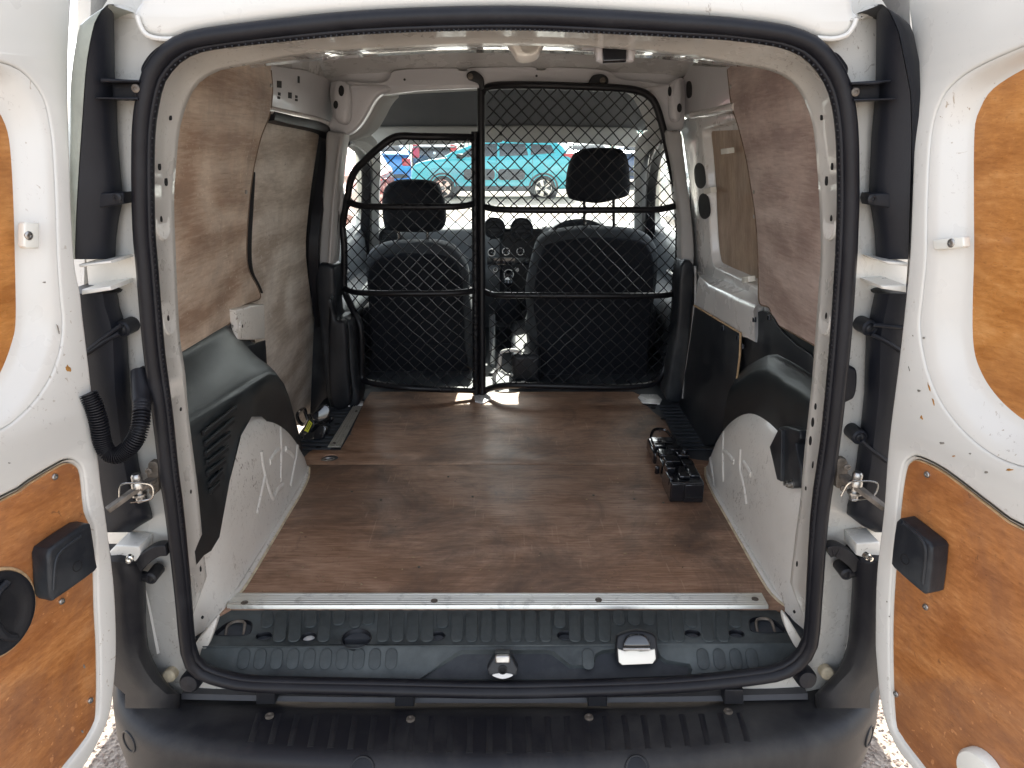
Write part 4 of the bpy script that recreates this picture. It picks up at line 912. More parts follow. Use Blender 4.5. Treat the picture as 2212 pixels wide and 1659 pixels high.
# sliding-door aperture: rubber, pillar, lower pillar trim
MB().sweep(wpts(-1, ((575,247),(610,256),(650,265),(684,274),(699,284),(704,298),(700,340),(690,416),(681,480),(676,553),(681,640),(694,736),(710,876)), -.006, 8), prof=[(.020, .014), (.024, 0), (.020, -.014), (-.01, -.018), (-.01, .018)], up=(1, 0, 0)).build('sliding_door_seal', 'rubber', VAN, sharp=50)
MB().sweep(wpts(-1, ((575,236),(610,243),(650,251),(684,258),(712,268)), .004, 6), .011, n=12).build('rail_lip', 'white_header', VAN, sharp=80)
f = FY(2.53)
pil = plate('pillar', f, cat2(f.pl([(704,288),(722,286),(742,291),(737,330),(730,400),(724,480),(719,571),(688,573),(689,520),(694,440),(702,350)]), 3), 'pillar_trim', VAN, thick=.10, bevel=.012)
MB().sweep(cat([U(u, v, y=2.50) for u, v in ((738,296),(730,350),(722,420),(716,500),(712,568))], 5), .006, n=10).build('pillar_bead', 'pillar_trim', pil)
f = FY(2.50)
plate('pillar_base', f, cat2(f.pl([(682,577),(718,575),(724,600),(727,680),(744,688),(758,700),(762,760),(768,820),(774,878),(712,880),(696,760),(686,660)]), 3), 'black_trim', VAN, thick=.12, bevel=.014)
f = FY(2.46)
plate('pillar_step', f, cat2(f.pl([(712,640),(726,690),(740,694),(748,712),(752,800),(756,874),(716,878),(708,760)]), 3), 'black_plastic', VAN, thick=.05, bevel=.012)
# belt anchor
f = FY(2.58); plate('belt_guide', f, cat2(f.pl([(728,405),(737,400),(741,420),(740,440),(735,462),(725,460),(722,440)]), 3), 'pillar_trim', VAN, thick=.03, bevel=.006)
MB().sweep(cat([U(u, v, y=2.57) for u, v in ((724,455),(721,500),(716,560))], 5), prof=[(.001, .014), (-.001, .014), (-.001, -.014), (.001, -.014)], up=(0, -1, 0)).build('seat_belt', 'dark_cloth', VAN)
# ---- cant rails: pressed panels with slots
hl = [(603,182,7,8),(603,203,4,4),(602,211,4,3.5),(626,206,5.5,7),(640,209,3.5,3.5),(640,216,4,3),(645,172,3,8)]
f = wall(-1, .004)
cr = plate('cant_rail', f, f.pl([(560,135),(600,144),(660,152),(704,168),(722,182),(718,255),(714,268),(650,252),(575,238)]), 'inner_shade_grey', VAN, thick=.012, bevel=.002)
for u, v, a, b in hl: plate('slot', f, [f.px(u - a * .7, v - b), f.px(u + a * .7, v - b + 1), f.px(u + a * .7, v + b), f.px(u - a * .7, v + b - 1)], 'hole', cr, thick=.002, h=.0008)
f = wall(1, .004)
cr2 = plate('cant_rail', f, f.pl([(1600,138),(1560,146),(1494,141),(1474,170),(1476,236),(1480,250),(1500,246),(1540,238),(1600,230)]), 'inner_shade_grey', VAN, thick=.012, bevel=.002)
plate('slot', f, cat2(f.pl([(1484,178),(1492,176),(1495,190),(1494,208),(1486,212),(1483,200)]), 3), 'hole', cr2, thick=.002, h=.0008)
MB().sweep(wpts(1, ((1496,248),(1530,243),(1560,236),(1590,230)), .006, 6), .012, n=12).build('rail_lip', 'white_header', VAN, sharp=80)
# ---- right: window surround, ledge, plywood
f = wall(1, -.006)
wo_ = [(1462,262),(1500,252),(1620,240),(1700,420),(1700,640),(1650,740),(1560,740),(1494,700),(1499,560),(1490,400),(1474,290)]
wi_ = [(1519,292),(1524,284),(1560,275),(1600,266),(1660,300),(1700,420),(1690,560),(1660,640),(1638,618),(1601,597),(1551,574),(1540,560),(1534,500),(1529,400),(1523,330)]
wo2 = f.pl(wo_); wi2 = cat2(f.pl(wi_), 3)
ov = [cat2(f.pl([(u - 10, v - 14), (u - 4, v - 27), (u + 5, v - 27), (u + 12, v - 16), (u + 15, v + 14), (u + 8, v + 26), (u - 1, v + 26), (u - 8, v + 14)]), 3) for u, v in ((1510,380),(1519,446))]
sw = plate('window_surround', f, wo2, 'white_inner', VAN, thick=.012, bevel=.003, holes=[offset2(wi2, .010)])
for q in ov: plate('pillar_slot', f, q, 'hole', sw, thick=.002, h=.0008)
recess(f, offset2(wi2, .010), wi2, .025, 'white_inner', sw, 'window_return')
wplate('plywood_lining', 1, [(1516,290),(1522,281),(1560,272),(1610,262),(1680,300),(1720,420),(1700,640),(1640,622),(1600,600),(1552,578),(1538,560),(1531,480),(1524,380)], 'ply_window', h=-.034, thick=.006, smooth=2, label='brown plywood filling the right side window')
wplate('plywood_lining', 1, [(1600,138),(1572,148),(1575,180),(1581,230),(1594,268),(1612,340),(1622,400),(1630,450),(1635,500),(1638,553),(1639,610),(1641,654),(1650,660),(1662,665),(1675,697),(1700,712),(1760,746),(1830,800),(1860,500),(1830,200),(1720,120)], 'ply_right', h=.012, thick=.006, bevel=.0008, smooth=2, label='dark rear plywood lining on the right wall')
for u, v in ((1578,187),(1628,415),(1629,468)): screw(wall(1, .013).to3(*wall(1, .013).px(u, v), 0), wall(1).n, .005, VAN)
for pts in (((1551,330),(1566,322),(1573,326),(1570,336),(1553,342)), ((1523,402),(1531,404),(1532,420),(1526,424),(1522,420)), ((1600,601),(1610,598),(1620,603),(1616,610),(1602,609))):
    pass
f = wall(1, .006)
for c in ((1564,327),(1527,412),(1609,604)): plate('retaining_clip', f, f.pl([(c[0]-8,c[1]-5),(c[0]+7,c[1]-7),(c[0]+8,c[1]+5),(c[0]-7,c[1]+7)]), 'clip_plastic', VAN, thick=.02, bevel=.003)
# ledge below the window
rows = []
for u0, v0, u1, v1, u2, v2 in ((1500,575,1510,598,1500,665),(1530,585,1530,616,1535,690),(1560,590,1560,630,1560,705),(1590,605,1590,645,1590,722),(1615,612,1615,657,1615,730),(1632,618,1630,662,1630,738),(1642,624,1640,660,1642,742),(1652,630,1650,664,1652,746)):
    e_ = 1 if u0 < 1635 else (.35 if u0 < 1650 else -.2)
    a = wall(1, -.03); b = wall(1, .034 * e_, .13); c = wall(1, .026 * e_, .0)
    A_ = a.to3(*a.px(u0, v0)); B_ = b.to3(*b.px(u1, v1)); C_ = c.to3(*c.px(u2, v2))
    rows.append([A_, A_.lerp(B_, .5), A_.lerp(B_, .85), B_ + Vector((.002, 0, .002)), B_.lerp(C_, .12) + Vector((-.003, 0, 0)), B_.lerp(C_, .4), C_])
MB().grid(rows).build('window_ledge', 'white_inner', VAN, sharp=80)
f = FY(2.53)
pilr = plate('pillar', f, cat2(f.pl([(1438,288),(1455,284),(1471,284),(1478,330),(1486,400),(1497,490),(1499,572),(1474,573),(1470,480),(1455,370)]), 3), 'pillar_trim', VAN, thick=.10, bevel=.010)
f = FY(2.50)
plate('pillar_base', f, cat2(f.pl([(1470,575),(1500,575),(1497,660),(1488,760),(1478,862),(1440,864),(1446,800),(1462,700)]), 3), 'black_trim', VAN, thick=.12, bevel=.012)
MB().sweep(cat([U(u, v, y=2.47) for u, v in ((1501,660),(1495,720),(1485,790),(1476,860))], 5), .006, n=10).build('trim_edge', 'pillar_trim', VAN)
MB().sweep(cat([U(u, v, y=2.53) for u, v in ((1501,575),(1502,620),(1502,662))], 5), .005, n=10).build('trim_edge', 'white_inner', VAN)
# black lower panels
wplate('lower_panel', 1, [(1500,662),(1560,697),(1600,722),(1597,770),(1592,818),(1580,900),(1540,960),(1500,965),(1464,890),(1484,780)], 'black_trim', h=.030, thick=.006, bevel=.002, smooth=0, label='black hardboard panel beside the pillar')
MB().sweep([wall(1, .033, 0).to3(*wall(1, .033, 0).px(u, v)) for u, v in ((1500,660),(1550,690),(1600,720),(1598,770),(1592,818))], .003, n=8).build('panel_lip', 'ply_edge', VAN)
wplate('lower_panel', 1, [(1596,830),(1601,740),(1606,708),(1613,692),(1627,679),(1646,671),(1660,675),(1672,690),(1686,713),(1720,745),(1770,790),(1760,900),(1600,900)], 'black_trim', h=.018, thick=.005, bevel=.002, smooth=2, label='black rounded panel above the wheel arch trim')
for u, v in ((1560,708),(1592,730),(1627,690),(1659,686),(1602,748)):
    f = wall(1, .034, 0); plate('panel_clip', f, f.pl([(u-2,v-5),(u+2,v-5),(u+2,v+6),(u-2,v+6)]), 'gloss_black', VAN, thick=.006, bevel=.001)
# ---- arch trims
def trimgrid(cols, mat='arch_plastic', name='arch_trim', label=None):
    return MB().grid([cat(c, 3) for c in cols]).build(name, mat, VAN, sharp=70, label=label)
# left: broad moulded cover; columns run from rear to front, each from the wall over the ridge down the inboard face
cols = []
for (uw, vw), (ur, vr), (ub, vb) in (((330,800),(372,925),(420,1220)), ((380,768),(404,908),(436,1200)), ((420,745),(440,886),(452,1190)), ((460,722),(480,862),(470,1160)), ((490,706),(520,838),(492,1040)), ((512,720),(552,817),(512,950)), ((528,742),(578,803),(540,900)), ((545,760),(596,806),(562,900)), ((560,778),(611,826),(595,930)), ((575,800),(622,855),(620,960)), ((585,830),(631,890),(640,985)), ((600,880),(640,930),(655,1000))):
    W_ = U(uw, vw, x=-.664); R_ = U(ur, vr, x=-.600); B_ = U(ub, vb, x=-.590 if ub < 550 else -.612)
    up = W_ + Vector((-.004, 0, .035))
    cols.append([up, W_, W_.lerp(R_, .15) + Vector((0, 0, -.003)), W_.lerp(R_, .6) + Vector((0, 0, .003)), W_.lerp(R_, .9) + Vector((0, 0, .003)), R_, R_.lerp(B_, .06) + Vector((.005, 0, 0)), R_.lerp(B_, .3) + Vector((.007, 0, 0)), B_ + Vector((.004, 0, 0))])
TL = trimgrid(cols, label='scuffed black moulded cover over the left wheel arch with slots')
for (a, b) in (((440,932),(511,877)), ((443,956),(505,903)), ((445,977),(497,934)), ((448,997),(492,963)), ((449,1019),(487,990)), ((452,1043),(480,1013)), ((454,1059),(473,1040))):
    P = [onto_ for onto_ in (U(a[0] + (b[0] - a[0]) * t_, a[1] + (b[1] - a[1]) * t_, x=-.5835) for t_ in (0, .25, .5, .75, 1))]
    MB().sweep([p + Vector((0, 0, -.005)) for p in P], prof=[(.0015, .0045), (-.004, .0045), (-.004, -.0045), (.0005, -.0045)], up=(1, 0, 0)).build('slot', 'hole', TL)
    MB().sweep(P, .0028, n=8).build('slot_lip', 'arch_plastic', TL)
# black wedge and white bracket between the two linings
wplate('corner_trim', -1, [(470,722),(500,697),(505,676),(511,668),(513,745),(520,752),(530,748),(574,735),(578,800),(560,800),(500,760)], 'black_trim', h=.016, thick=.006, bevel=.002, smooth=0)
f = wall(-1, .03)
wb = plate('rail_bracket', f, f.pl([(510,670),(545,660),(572,658),(573,732),(545,735),(515,734)]), 'white_arch', VAN, thick=.045, bevel=.005)
p = f.to3(*f.px(520, 704), 0); MB().lathe(p, f.n, [(.015, -.002), (.013, .003), (.010, .003), (.008, .0005), (.007, .004), (.004, .004), (.0035, -.002), (0, -.002)], 20).build('weld_nut', 'white_arch', wb)
MB().lathe(p + f.n * .001, f.n, [(.0042, 0), (.0042, .0035), (0, .0036)], 12).build('threaded_hole', 'hole', wb)
for u, v in ((505,690),(545,742),(530,757),(502,705)): screw(wall(-1, .02).to3(*wall(-1, .02).px(u, v)), wall(-1).n, .004, VAN, 'steel')
# right: shorter domed cover
cols = []
for (uw, vw), (ur, vr), (ub, vb) in (((1586,818),(1584,830),(1560,935)), ((1600,800),(1600,818),(1580,925)), ((1618,786),(1622,802),(1605,915)), ((1640,773),(1642,794),(1635,915)), ((1660,764),(1660,792),(1665,930)), ((1680,762),(1682,802),(1690,960)), ((1700,772),(1700,818),(1712,990)), ((1725,786),(1726,832),(1735,1010)), ((1760,808),(1765,860),(1768,1020)), ((1800,830),(1800,880),(1790,1040))):
    W_ = U(uw, vw, x=.664); R_ = U(ur, vr, x=.634); B_ = U(ub, vb, x=.628)
    cols.append([W_ + Vector((.006, 0, .10)), W_ + Vector((.004, 0, .035)), W_, W_.lerp(R_, .35) + Vector((0, 0, .002)), W_.lerp(R_, .8) + Vector((0, 0, .002)), R_, R_.lerp(B_, .08) + Vector((-.006, 0, 0)), R_.lerp(B_, .3) + Vector((-.008, 0, 0)), B_])
trimgrid(cols, label='black domed cover over the right wheel arch')
fx = Frame((.60, 0, 0), (0, -1, 0), (0, 0, 1))
jb = plate('jack_bracket', fx, cat2(fx.pl([(1682,923),(1700,921),(1715,926),(1726,930),(1727,948),(1718,958),(1722,985),(1728,1005),(1729,1045),(1720,1055),(1697,1053),(1690,1040),(1678,1036),(1672,1000),(1666,975),(1674,945)]), 2), 'black_trim', VAN, thick=.03, bevel=.004, label='black pressed bracket bolted to the right wheel arch')
MB().lathe(fx.to3(*fx.px(1712, 1045), 0), fx.n, [(.009, 0), (.009, .003), (.006, .004), (.006, .012), (.004, .013), (.004, .018), (0, .018)], 14).build('stud_nut', 'steel', jb)
plate('bracket_flange', fx, fx.pl([(1660,965),(1680,925),(1686,930),(1684,1040),(1676,1036)], .01), 'black_trim', jb, thick=.02, h=.008, bevel=.002)
# ---- rear header under the roof, latch housing, torn tag
rows = []
for i in range(25):
    u = 540 + (1600 - 540) * i / 24; k = (u - 1078) / 530.0
    v1 = 64 + 54 * abs(k) ** 2.2; v2 = 98 + 34 * abs(k) ** 2.0; v3 = 114 + 32 * abs(k) ** 2.0
    A_ = U(u, v1, y=1.20); B_ = U(u, v2, y=1.36); C_ = U(u, v3, y=1.44)
    rows.append([A_ + Vector((0, -.02, .02)), A_, A_.lerp(B_, .3) + Vector((0, 0, .004)), A_.lerp(B_, .7) + Vector((0, 0, .004)), B_, B_.lerp(C_, .5), C_, C_ + Vector((0, .012, .010)), C_ + Vector((0, .02, .09))])
hd = MB().grid(rows).build('rear_header', 'white_header', VAN, sharp=50)
for u, v, a, b in ((980,80,9,4),(982,89,8,3.5),(1096,86,14,3),(1100,92,9,3),(1175,83,10,4),(1325,113,6,3),(590,112,24,4),(600,118,14,3),(1555,112,24,4)):
    p = U(u, v, y=1.30); f = Frame(p, (1, 0, 0), (0, .9, .25)); plate('header_slot', f, f.pl([(u-a,v-b),(u+a,v-b),(u+a,v+b),(u-a,v+b)]), 'hole', hd, thick=.004, h=.006)
f = Frame(U(1142, 98, y=1.30), (1, 0, 0), (0, .35, 1))
lb = plate('latch_housing', f, cat2(f.pl([(1092,78),(1140,72),(1180,76),(1178,86),(1168,106),(1160,120),(1140,127),(1118,125),(1108,110)]), 3), 'white_paint', VAN, thick=.03, h=.012, bevel=.004)
MB().lathe(f.to3(*f.px(1143, 97, .012), .012), f.n, [(.016, 0), (.0165, .001), (.015, .0012), (.0145, -.0005), (0, -.0005)], 28).build('stamped_ring', 'white_paint', lb)
f = Frame(U(1328, 108, y=1.27), (1, 0, 0), (0, .3, 1))
lh = plate('lamp_holder', f, f.pl([(1254,88),(1300,88),(1303,84),(1365,82),(1370,86),(1398,82),(1400,98),(1372,104),(1368,130),(1300,134),(1288,128),(1284,106),(1258,104)]), 'inner_shade_grey', VAN, thick=.03, h=.02, bevel=.003, label='grey roof catch housing with black insert')
plate('dark_insert', f, f.pl([(1302,86),(1354,84),(1353,130),(1303,132)], .026), 'gloss_black', lh, thick=.01, h=.026, bevel=.002)
for u in (1295, 1362):
    MB().sweep([f.to3(*f.px(u, 84, .024), .024), f.to3(*f.px(u, 132, .024), .024)], .005, n=8).build('side_rail', 'inner_shade_grey', lh)
# ---- roof bow, front cross rail, cab arch
rows = []
for i in range(13):
    x = -.66 + 1.32 * i / 12; c = .018 * (1 - (x / .66) ** 2) - .05 * max(0, (abs(x) - .60) / .16)
    rows.append([(x, 1.42, 1.800 + c), (x, 1.50, 1.800 + c), (x, 1.9, 1.812 + c), (x, 2.1, 1.806 + c), (x, 2.15, 1.785 + c), (x, 2.23, 1.785 + c), (x, 2.28, 1.806 + c), (x, 2.45, 1.80 + c), (x, 2.60, 1.745 + c), (x, 2.64, 1.735 + c)])
MB().grid(rows).build('roof_lining', 'white_inner', VAN, sharp=70)
f = FY(2.60)
rail = plate('cross_rail', f, cat2(f.pl([(740,176),(790,180),(830,176),(842,166),(850,153),(900,148),(984,147),(990,152),(1010,152),(1016,146),(1150,144),(1158,151),(1178,151),(1184,145),(1260,147),(1312,152),(1326,162),(1340,170),(1400,178),(1440,182),(1478,178),(1480,200),(1400,205),(1345,190),(1110,186),(1030,190),(900,196),(840,204),(760,206)]), 2), 'inner_shade_grey', VAN, thick=.05, bevel=.004, label='pressed white cross rail, greyed as in shade, over the mesh bulkhead')
for u, v in ((874,172),(1159,164)): plate('rail_hole', f, [(a, b) for a, b in circ(*f.px(u, v), .004, 12)], 'hole', rail, thick=.004, h=.002)
f = FY(2.585)
for pts in (((712,178),(760,182),(836,186),(838,200),(820,206),(806,222),(792,248),(776,272),(758,288),(738,294),(712,292),(706,266),(716,250)), ((1480,170),(1446,180),(1384,192),(1400,204),(1414,222),(1424,250),(1432,280),(1440,290),(1468,286),(1480,262))):
    q = f.pl(pts); plate('cab_arch', f, cat2(q, 3), 'inner_shade_grey', VAN, thick=.07, bevel=.012)
f = FY(2.545)
for pts in (((720,180),(752,183),(755,240),(748,268),(722,256)), ((1474,174),(1450,182),(1448,240),(1455,262),(1474,252))):
    q = plate('pillar_head', f, cat2(f.pl(pts), 3), 'inner_shade_grey', VAN, thick=.05, bevel=.015)
for u, v, a, b in ((737,196,6,12),(725,226,5,9),(1447,197,4,11),(1468,233,5,10)):
    plate('slot', FY(2.515), [FY(2.515).px(u + a * math.cos(t_ * .5236), v + b * math.sin(t_ * .5236)) for t_ in range(12)], 'hole', rail, thick=.004)

# added sheets that block light leaking past the pillars and under the roof
f = FY(2.615)
for s_, u in ((-1, 714), (1, 1484)):
    xa = U(u, 500, y=2.615).x; plate('pillar_light_block', f, [(s_ * .82, .5), (s_ * .80, 1.1), (s_ * .62, 1.83), (xa, 1.83), (xa, .5)], 'black_trim', VAN, thick=.02)
plate('roof_light_block', FY(2.64), [(-.70, 1.700), (.70, 1.700), (.70, 1.83), (-.70, 1.83)], 'inner_shade_grey', VAN, thick=.01)

# ================================================================ mesh bulkhead
def yb(x):
    a, b = (-.605, -.10) if x < -.09 else (-.085, .635)
    t_ = min(max(0, x - a), max(0, b - x)) / .09
    return 2.625 - .085 * (1 - math.exp(-t_ * 1.3))
def UB(u, v, off=0.):
    p = U(u, v, y=2.6)
    for _ in range(6): p = U(u, v, y=yb(p.x) + off)
    return p
fL = [(1022,297),(960,296),(900,295),(868,294),(845,300),(815,322),(785,350),(768,368),(757,392),(751,425),(745,455),(740,490),(743,520),(744,570),(743,614),(747,636),(760,664),(774,693),(780,720),(781,780),(782,815),(800,826),(850,834),(904,839),(1024,843)]
fR = [(1043,200),(1050,190),(1075,185),(1150,184),(1250,187),(1340,191),(1380,197),(1402,208),(1416,226),(1428,262),(1440,310),(1455,380),(1465,440),(1466,520),(1464,600),(1460,650),(1452,710),(1443,760),(1432,803),(1414,826),(1385,834),(1300,836),(1180,833),(1100,832),(1062,838),(1045,846)]
BH = MB().sweep(cat([UB(u, v) for u, v in fL], 4), .0125, n=12).build('mesh_bulkhead', 'tube_black', VAN, label='black tubular load guard with chain link mesh across the cab')
MB().sweep(cat([UB(u, v) for u, v in fR], 4), .0125, n=12).build('frame_tube', 'tube_black', BH)
yp = 2.62
for u0, v0, u1, v1, r_ in ((1025,284,1028,852,.0125), (1039,172,1042,862,.0135)):
    MB().sweep([U(u0, v0, y=yp), U((u0 + u1) / 2, (v0 + v1) / 2, y=yp), U(u1, v1, y=yp)], r_, n=14).build('post', 'tube_black', BH)
for pts in (((753,436),(765,441),(785,445),(830,447),(960,447),(1000,445),(1022,440)), ((744,622),(757,628),(780,632),(860,634),(980,633),(1022,628)), ((1045,446),(1060,450),(1090,453),(1200,454),(1400,453),(1440,449),(1466,443)), ((1046,630),(1062,636),(1095,638),(1300,639),(1430,638),(1462,630))):
    MB().sweep(cat([UB(u, v) for u, v in pts], 5), .0115, n=12).build('cross_bar', 'tube_black', BH)
for pts, bolt in (([(1008,160),(1018,153),(1030,155),(1044,168),(1045,190),(1036,192),(1032,180),(1012,172)], (1016,165)), ([(1278,166),(1290,160),(1305,161),(1314,170),(1312,182),(1300,188),(1270,188)], (1302,174))):
    f = FY(2.57); lg = plate('mounting_lug', f, cat2(f.pl(pts), 3), 'tube_black', BH, thick=.02, bevel=.003); screw(f.to3(*f.px(*bolt), .002), f.n, .010, BH, 'rusty_steel')
f = FZ(ZF + .006); plate('foot_plate', f, [f.px(u, v) for u, v in ((1024,852),(1060,848),(1060,862),(1044,870),(1026,866))], 'white_inner', BH, thick=.006, bevel=.001)
MB().sweep(cat([U(u, v, y=2.56) for u, v in ((906,306),(908,293),(918,288),(926,293),(930,306),(934,309),(937,300))], 5), .0022, n=6).build('wire_tie', 'wiring', BH)
# diamond mesh, hung inside each frame
for side, fp in (('L', fL), ('R', fR)):
    poly = [(p.x, p.z) for p in cat([UB(u, v) for u, v in fp], 3)]
    if side == 'L': poly += [(-.083, .60), (-.083, 1.53)]
    else: poly += [(-.070, .60), (-.070, 1.70)]
    x_0 = min(a for a, b in poly); x_1 = max(a for a, b in poly); z_0 = min(b for a, b in poly); z_1 = max(b for a, b in poly)
    # spacing follows the sheet as it curves back at its edges
    p_ = .0475; q_ = .0465; m = MB(); sgl = []
    def surf(s_): return s_
    ns = int((x_1 - x_0) / p_) + 3; nz = int((z_1 - z_0) / q_) + 3
    for fam in (1, -1):
        for i in range(-nz, ns + nz):
            run = []
            for j in range(nz * 8 + 1):
                t_ = j / 8.0; z = z_0 - .02 + t_ * q_; x = x_0 + (i + .5) * p_ + fam * t_ * p_
                x += .0015 * math.sin(i * 2.1 + t_ * 3); ins = x_0 - .01 < x < x_1 + .01 and inside((x, z), poly)
                if ins:
                    wob = .0035 * math.cos(2 * math.pi * t_) * fam
                    kink = .003 * math.sin(4 * math.pi * t_)
                    run.append(Vector((x + kink * 0, yb(x) - .004 + wob, z)))
                if (not ins or j == nz * 8) and run:
                    if len(run) > 2: m.sweep(run[::2] + ([run[-1]] if len(run) % 2 == 0 else []), .0020, n=4, caps=False)
                    run = []
    o = m.build('wire_mesh', 'tube_black', BH, sharp=None); tag(o, kind='stuff')
# ================================================================ cab
def seat(parent_label, back, head, posts, yb_, panel_in, cx):
    f = Frame((0, yb_, 1.2), (1, 0, 0), (0, -.14, 1))
    q = cat2(f.pl(back), 3)
    S = plate('front_seat', f, q, 'grey_cloth', VAN, thick=.13, h=.0, bevel=.045, res=4, label=parent_label)
    pn = plate('back_panel', f, offset2(cat2(f.pl(panel_in), 3), -.004), 'dark_cloth', S, thick=.05, h=.018, bevel=.014, res=3)
    fh = Frame((0, yb_ + .055, 1.5), (1, 0, 0), (0, -.10, 1))
    H = plate('headrest', fh, cat2(fh.pl(head), 3), 'dark_cloth', S, thick=.11, h=.03, bevel=.035, res=4)
    for u, v0, v1 in posts:
        a = fh.to3(*fh.px(u, v0), -.02); b = U(u, v1 + 14, y=a.y + .004)
        MB().sweep([a + Vector((0, 0, .03)), b], .0065, n=10).build('headrest_post', 'gloss_black', S)
        b2 = U(u, v1, y=a.y)
        MB().lathe(b2 + Vector((0, 0, -.012)), (0, 0, 1), [(.024, 0), (.024, .010), (.018, .016), (.007, .017)], 18).build('post_collar', 'pale_plastic' if False else 'dash_plastic', S)
    x0 = min(a for a, b in q) + .02; x1 = max(a for a, b in q) - .02
    MB().box((x0, yb_ + .10, .66), (x1, yb_ + .62, .86)).build('seat_cushion', 'dark_cloth', S, bevel=.05, seg=3)
    return S, f
drv, fd = seat('driver seat back of dark cloth with raised headrest',
    [(1150,900),(1153,798),(1147,741),(1134,712),(1140,690),(1136,654),(1137,623),(1147,575),(1157,538),(1172,518),(1208,506),(1259,500),(1310,500),(1371,505),(1404,517),(1419,536),(1425,562),(1421,623),(1413,674),(1406,735),(1402,798),(1400,900)],
    [(1223,403),(1227,371),(1235,345),(1250,329),(1284,322),(1334,323),(1350,330),(1358,352),(1361,387),(1361,411),(1354,424),(1324,433),(1294,439),(1264,437),(1235,431),(1226,423)],
    [(1262.5,436,498),(1326,434,498)], 2.86,
    [(1162,900),(1160,800),(1158,720),(1150,660),(1152,620),(1160,570),(1172,535),(1190,524),(1240,514),(1300,511),(1370,514),(1398,524),(1410,545),(1415,570),(1411,640),(1403,735),(1400,800),(1398,900)], .35)
pas, fp_ = seat('passenger seat back of dark cloth with lowered headrest',
    [(800,900),(798,760),(795,690),(790,620),(787,575),(793,553),(812,540),(837,533),(863,531),(915,530),(949,532),(975,540),(992,556),(1006,580),(1012,604),(1011,640),(1017,675),(1021,720),(1024,800),(1026,900)],
    [(825,450),(826,425),(832,405),(847,395),(870,391),(901,391),(925,393),(945,401),(956,425),(961,448),(962,480),(956,494),(940,501),(894,502),(854,500),(834,494),(828,480)],
    [(861,500,533),(923,500,533)], 2.90,
    [(800,900),(800,760),(797,690),(793,620),(795,580),(806,560),(830,549),(870,545),(930,546),(965,552),(985,566),(998,590),(1003,620),(1004,670),(1006,740),(1007,900)], -.35)
for v in (744, 817): MB().sweep(cat([fp_.to3(*fp_.px(u, v, .02), .019) for u in (830, 850, 920, 985)], 3), .004, n=8).build('seam_ridge', 'dark_cloth', pas)
f = fp_; plate('pull_tab', f, f.pl([(866,634),(893,634),(893,641),(866,641)], .02), 'black_trim', pas, thick=.003, h=.0195)
# ---- dashboard
rows = []
for i in range(29):
    x = -.74 + 1.48 * i / 28
    hump = .02 * math.exp(-((x - .02) / .18) ** 2) + .028 * math.exp(-((x - .38) / .17) ** 2)
    sh = .02 * math.exp(-((x + .38) / .22) ** 2)
    zt = 1.11 + hump
    rows.append([(x, 4.22, 1.075), (x, 4.0, zt - .01), (x, 3.80, zt), (x, 3.70, zt - .004), (x, 3.655, zt - .025), (x, 3.63 + sh, zt - .09), (x, 3.64 + sh, zt - .16), (x, 3.60, zt - .19), (x, 3.62, zt - .30), (x, 3.72, .70), (x, 3.76, .50)])
dash = MB().grid(rows).build('dashboard', 'dash_plastic', VAN, sharp=70)
MB().box((-.045, 3.585, .68), (.175, 3.70, 1.115)).build('centre_stack', 'black_plastic', dash, bevel=.02, seg=3)
def vent(u, v, y, r_):
    p = U(u, v, y=y); V_ = MB().lathe(p, (0, -1, .12), [(r_, -.02), (r_, .002), (r_ * .93, .008), (r_ * .84, .006), (r_ * .80, -.004), (0, -.004)], 28).build('air_vent', 'black_plastic', dash, sharp=60)
    for k in (-.4, 0, .4): MB().sweep([p + Vector((-r_ * .7, -.001, k * r_)), p + Vector((r_ * .7, -.001, k * r_))], .003, n=6).build('vent_blade', 'black_plastic', dash)
vent(843, 514, 3.60, .058); vent(1068, 492, 3.575, .055); vent(1127, 494, 3.575, .058); vent(1352, 520, 3.6, .05)
for u, v, r_ in ((1062,545,.018),(1093,543,.018),(1124,543,.018),(1070,582,.011),(1099,592,.024),(1116,582,.011)):
    p = U(u, v, y=3.578); MB().lathe(p, (0, -1, .1), [(r_, -.01), (r_, .006), (r_ * .8, .012), (r_ * .7, .009), (0, .009)], 20).build('control_knob', 'gloss_black', dash, sharp=60)
    MB().lathe(p + Vector((0, -.006, 0)), (0, -1, .1), [(r_ * 1.04, 0), (r_ * 1.1, .001), (r_ * 1.04, .003)], 20).build('knob_ring', 'steel', dash)
f = FY(3.582); plate('radio_face', f, f.pl([(1052,556),(1142,556),(1142,572),(1052,572)]), 'gloss_black', dash, thick=.004, bevel=.001)
# instrument hood and steering wheel
hood = [U(u, v, y=3.62) for u, v in ((1172,545),(1180,512),(1200,490),(1228,478),(1256,474),(1286,478),(1312,492),(1328,512),(1334,545))]
hh = cat(hood, 5)
MB().grid([[p + Vector((0, .16, .01)) for p in hh], [p + Vector((0, .02, .004)) for p in hh], hh, [p + Vector((0, .004, -.010)) for p in hh], [p + Vector((0, .12, -.016)) for p in hh]]).build('instrument_hood', 'black_plastic', dash, sharp=60)
f = FY(3.63); plate('instrument_panel', f, [f.px(u, v) for u, v in ((1172,560),(1180,512),(1200,492),(1228,481),(1256,477),(1286,481),(1312,494),(1328,512),(1334,560))], 'black_plastic', dash, thick=.02, bevel=.004)
sc = U(1252, 556, y=3.42); axw = Vector((0, -1, .55)).normalized(); e1 = Vector((1, 0, 0)); e2 = axw.cross(e1)
SW = MB().sweep([sc + (e1 * math.cos(t_) + e2 * math.sin(t_)) * .185 for t_ in [2 * math.pi * i / 48 for i in range(48)]], .0145, closed=True, n=12).build('steering_wheel', 'black_trim', VAN, sharp=80)
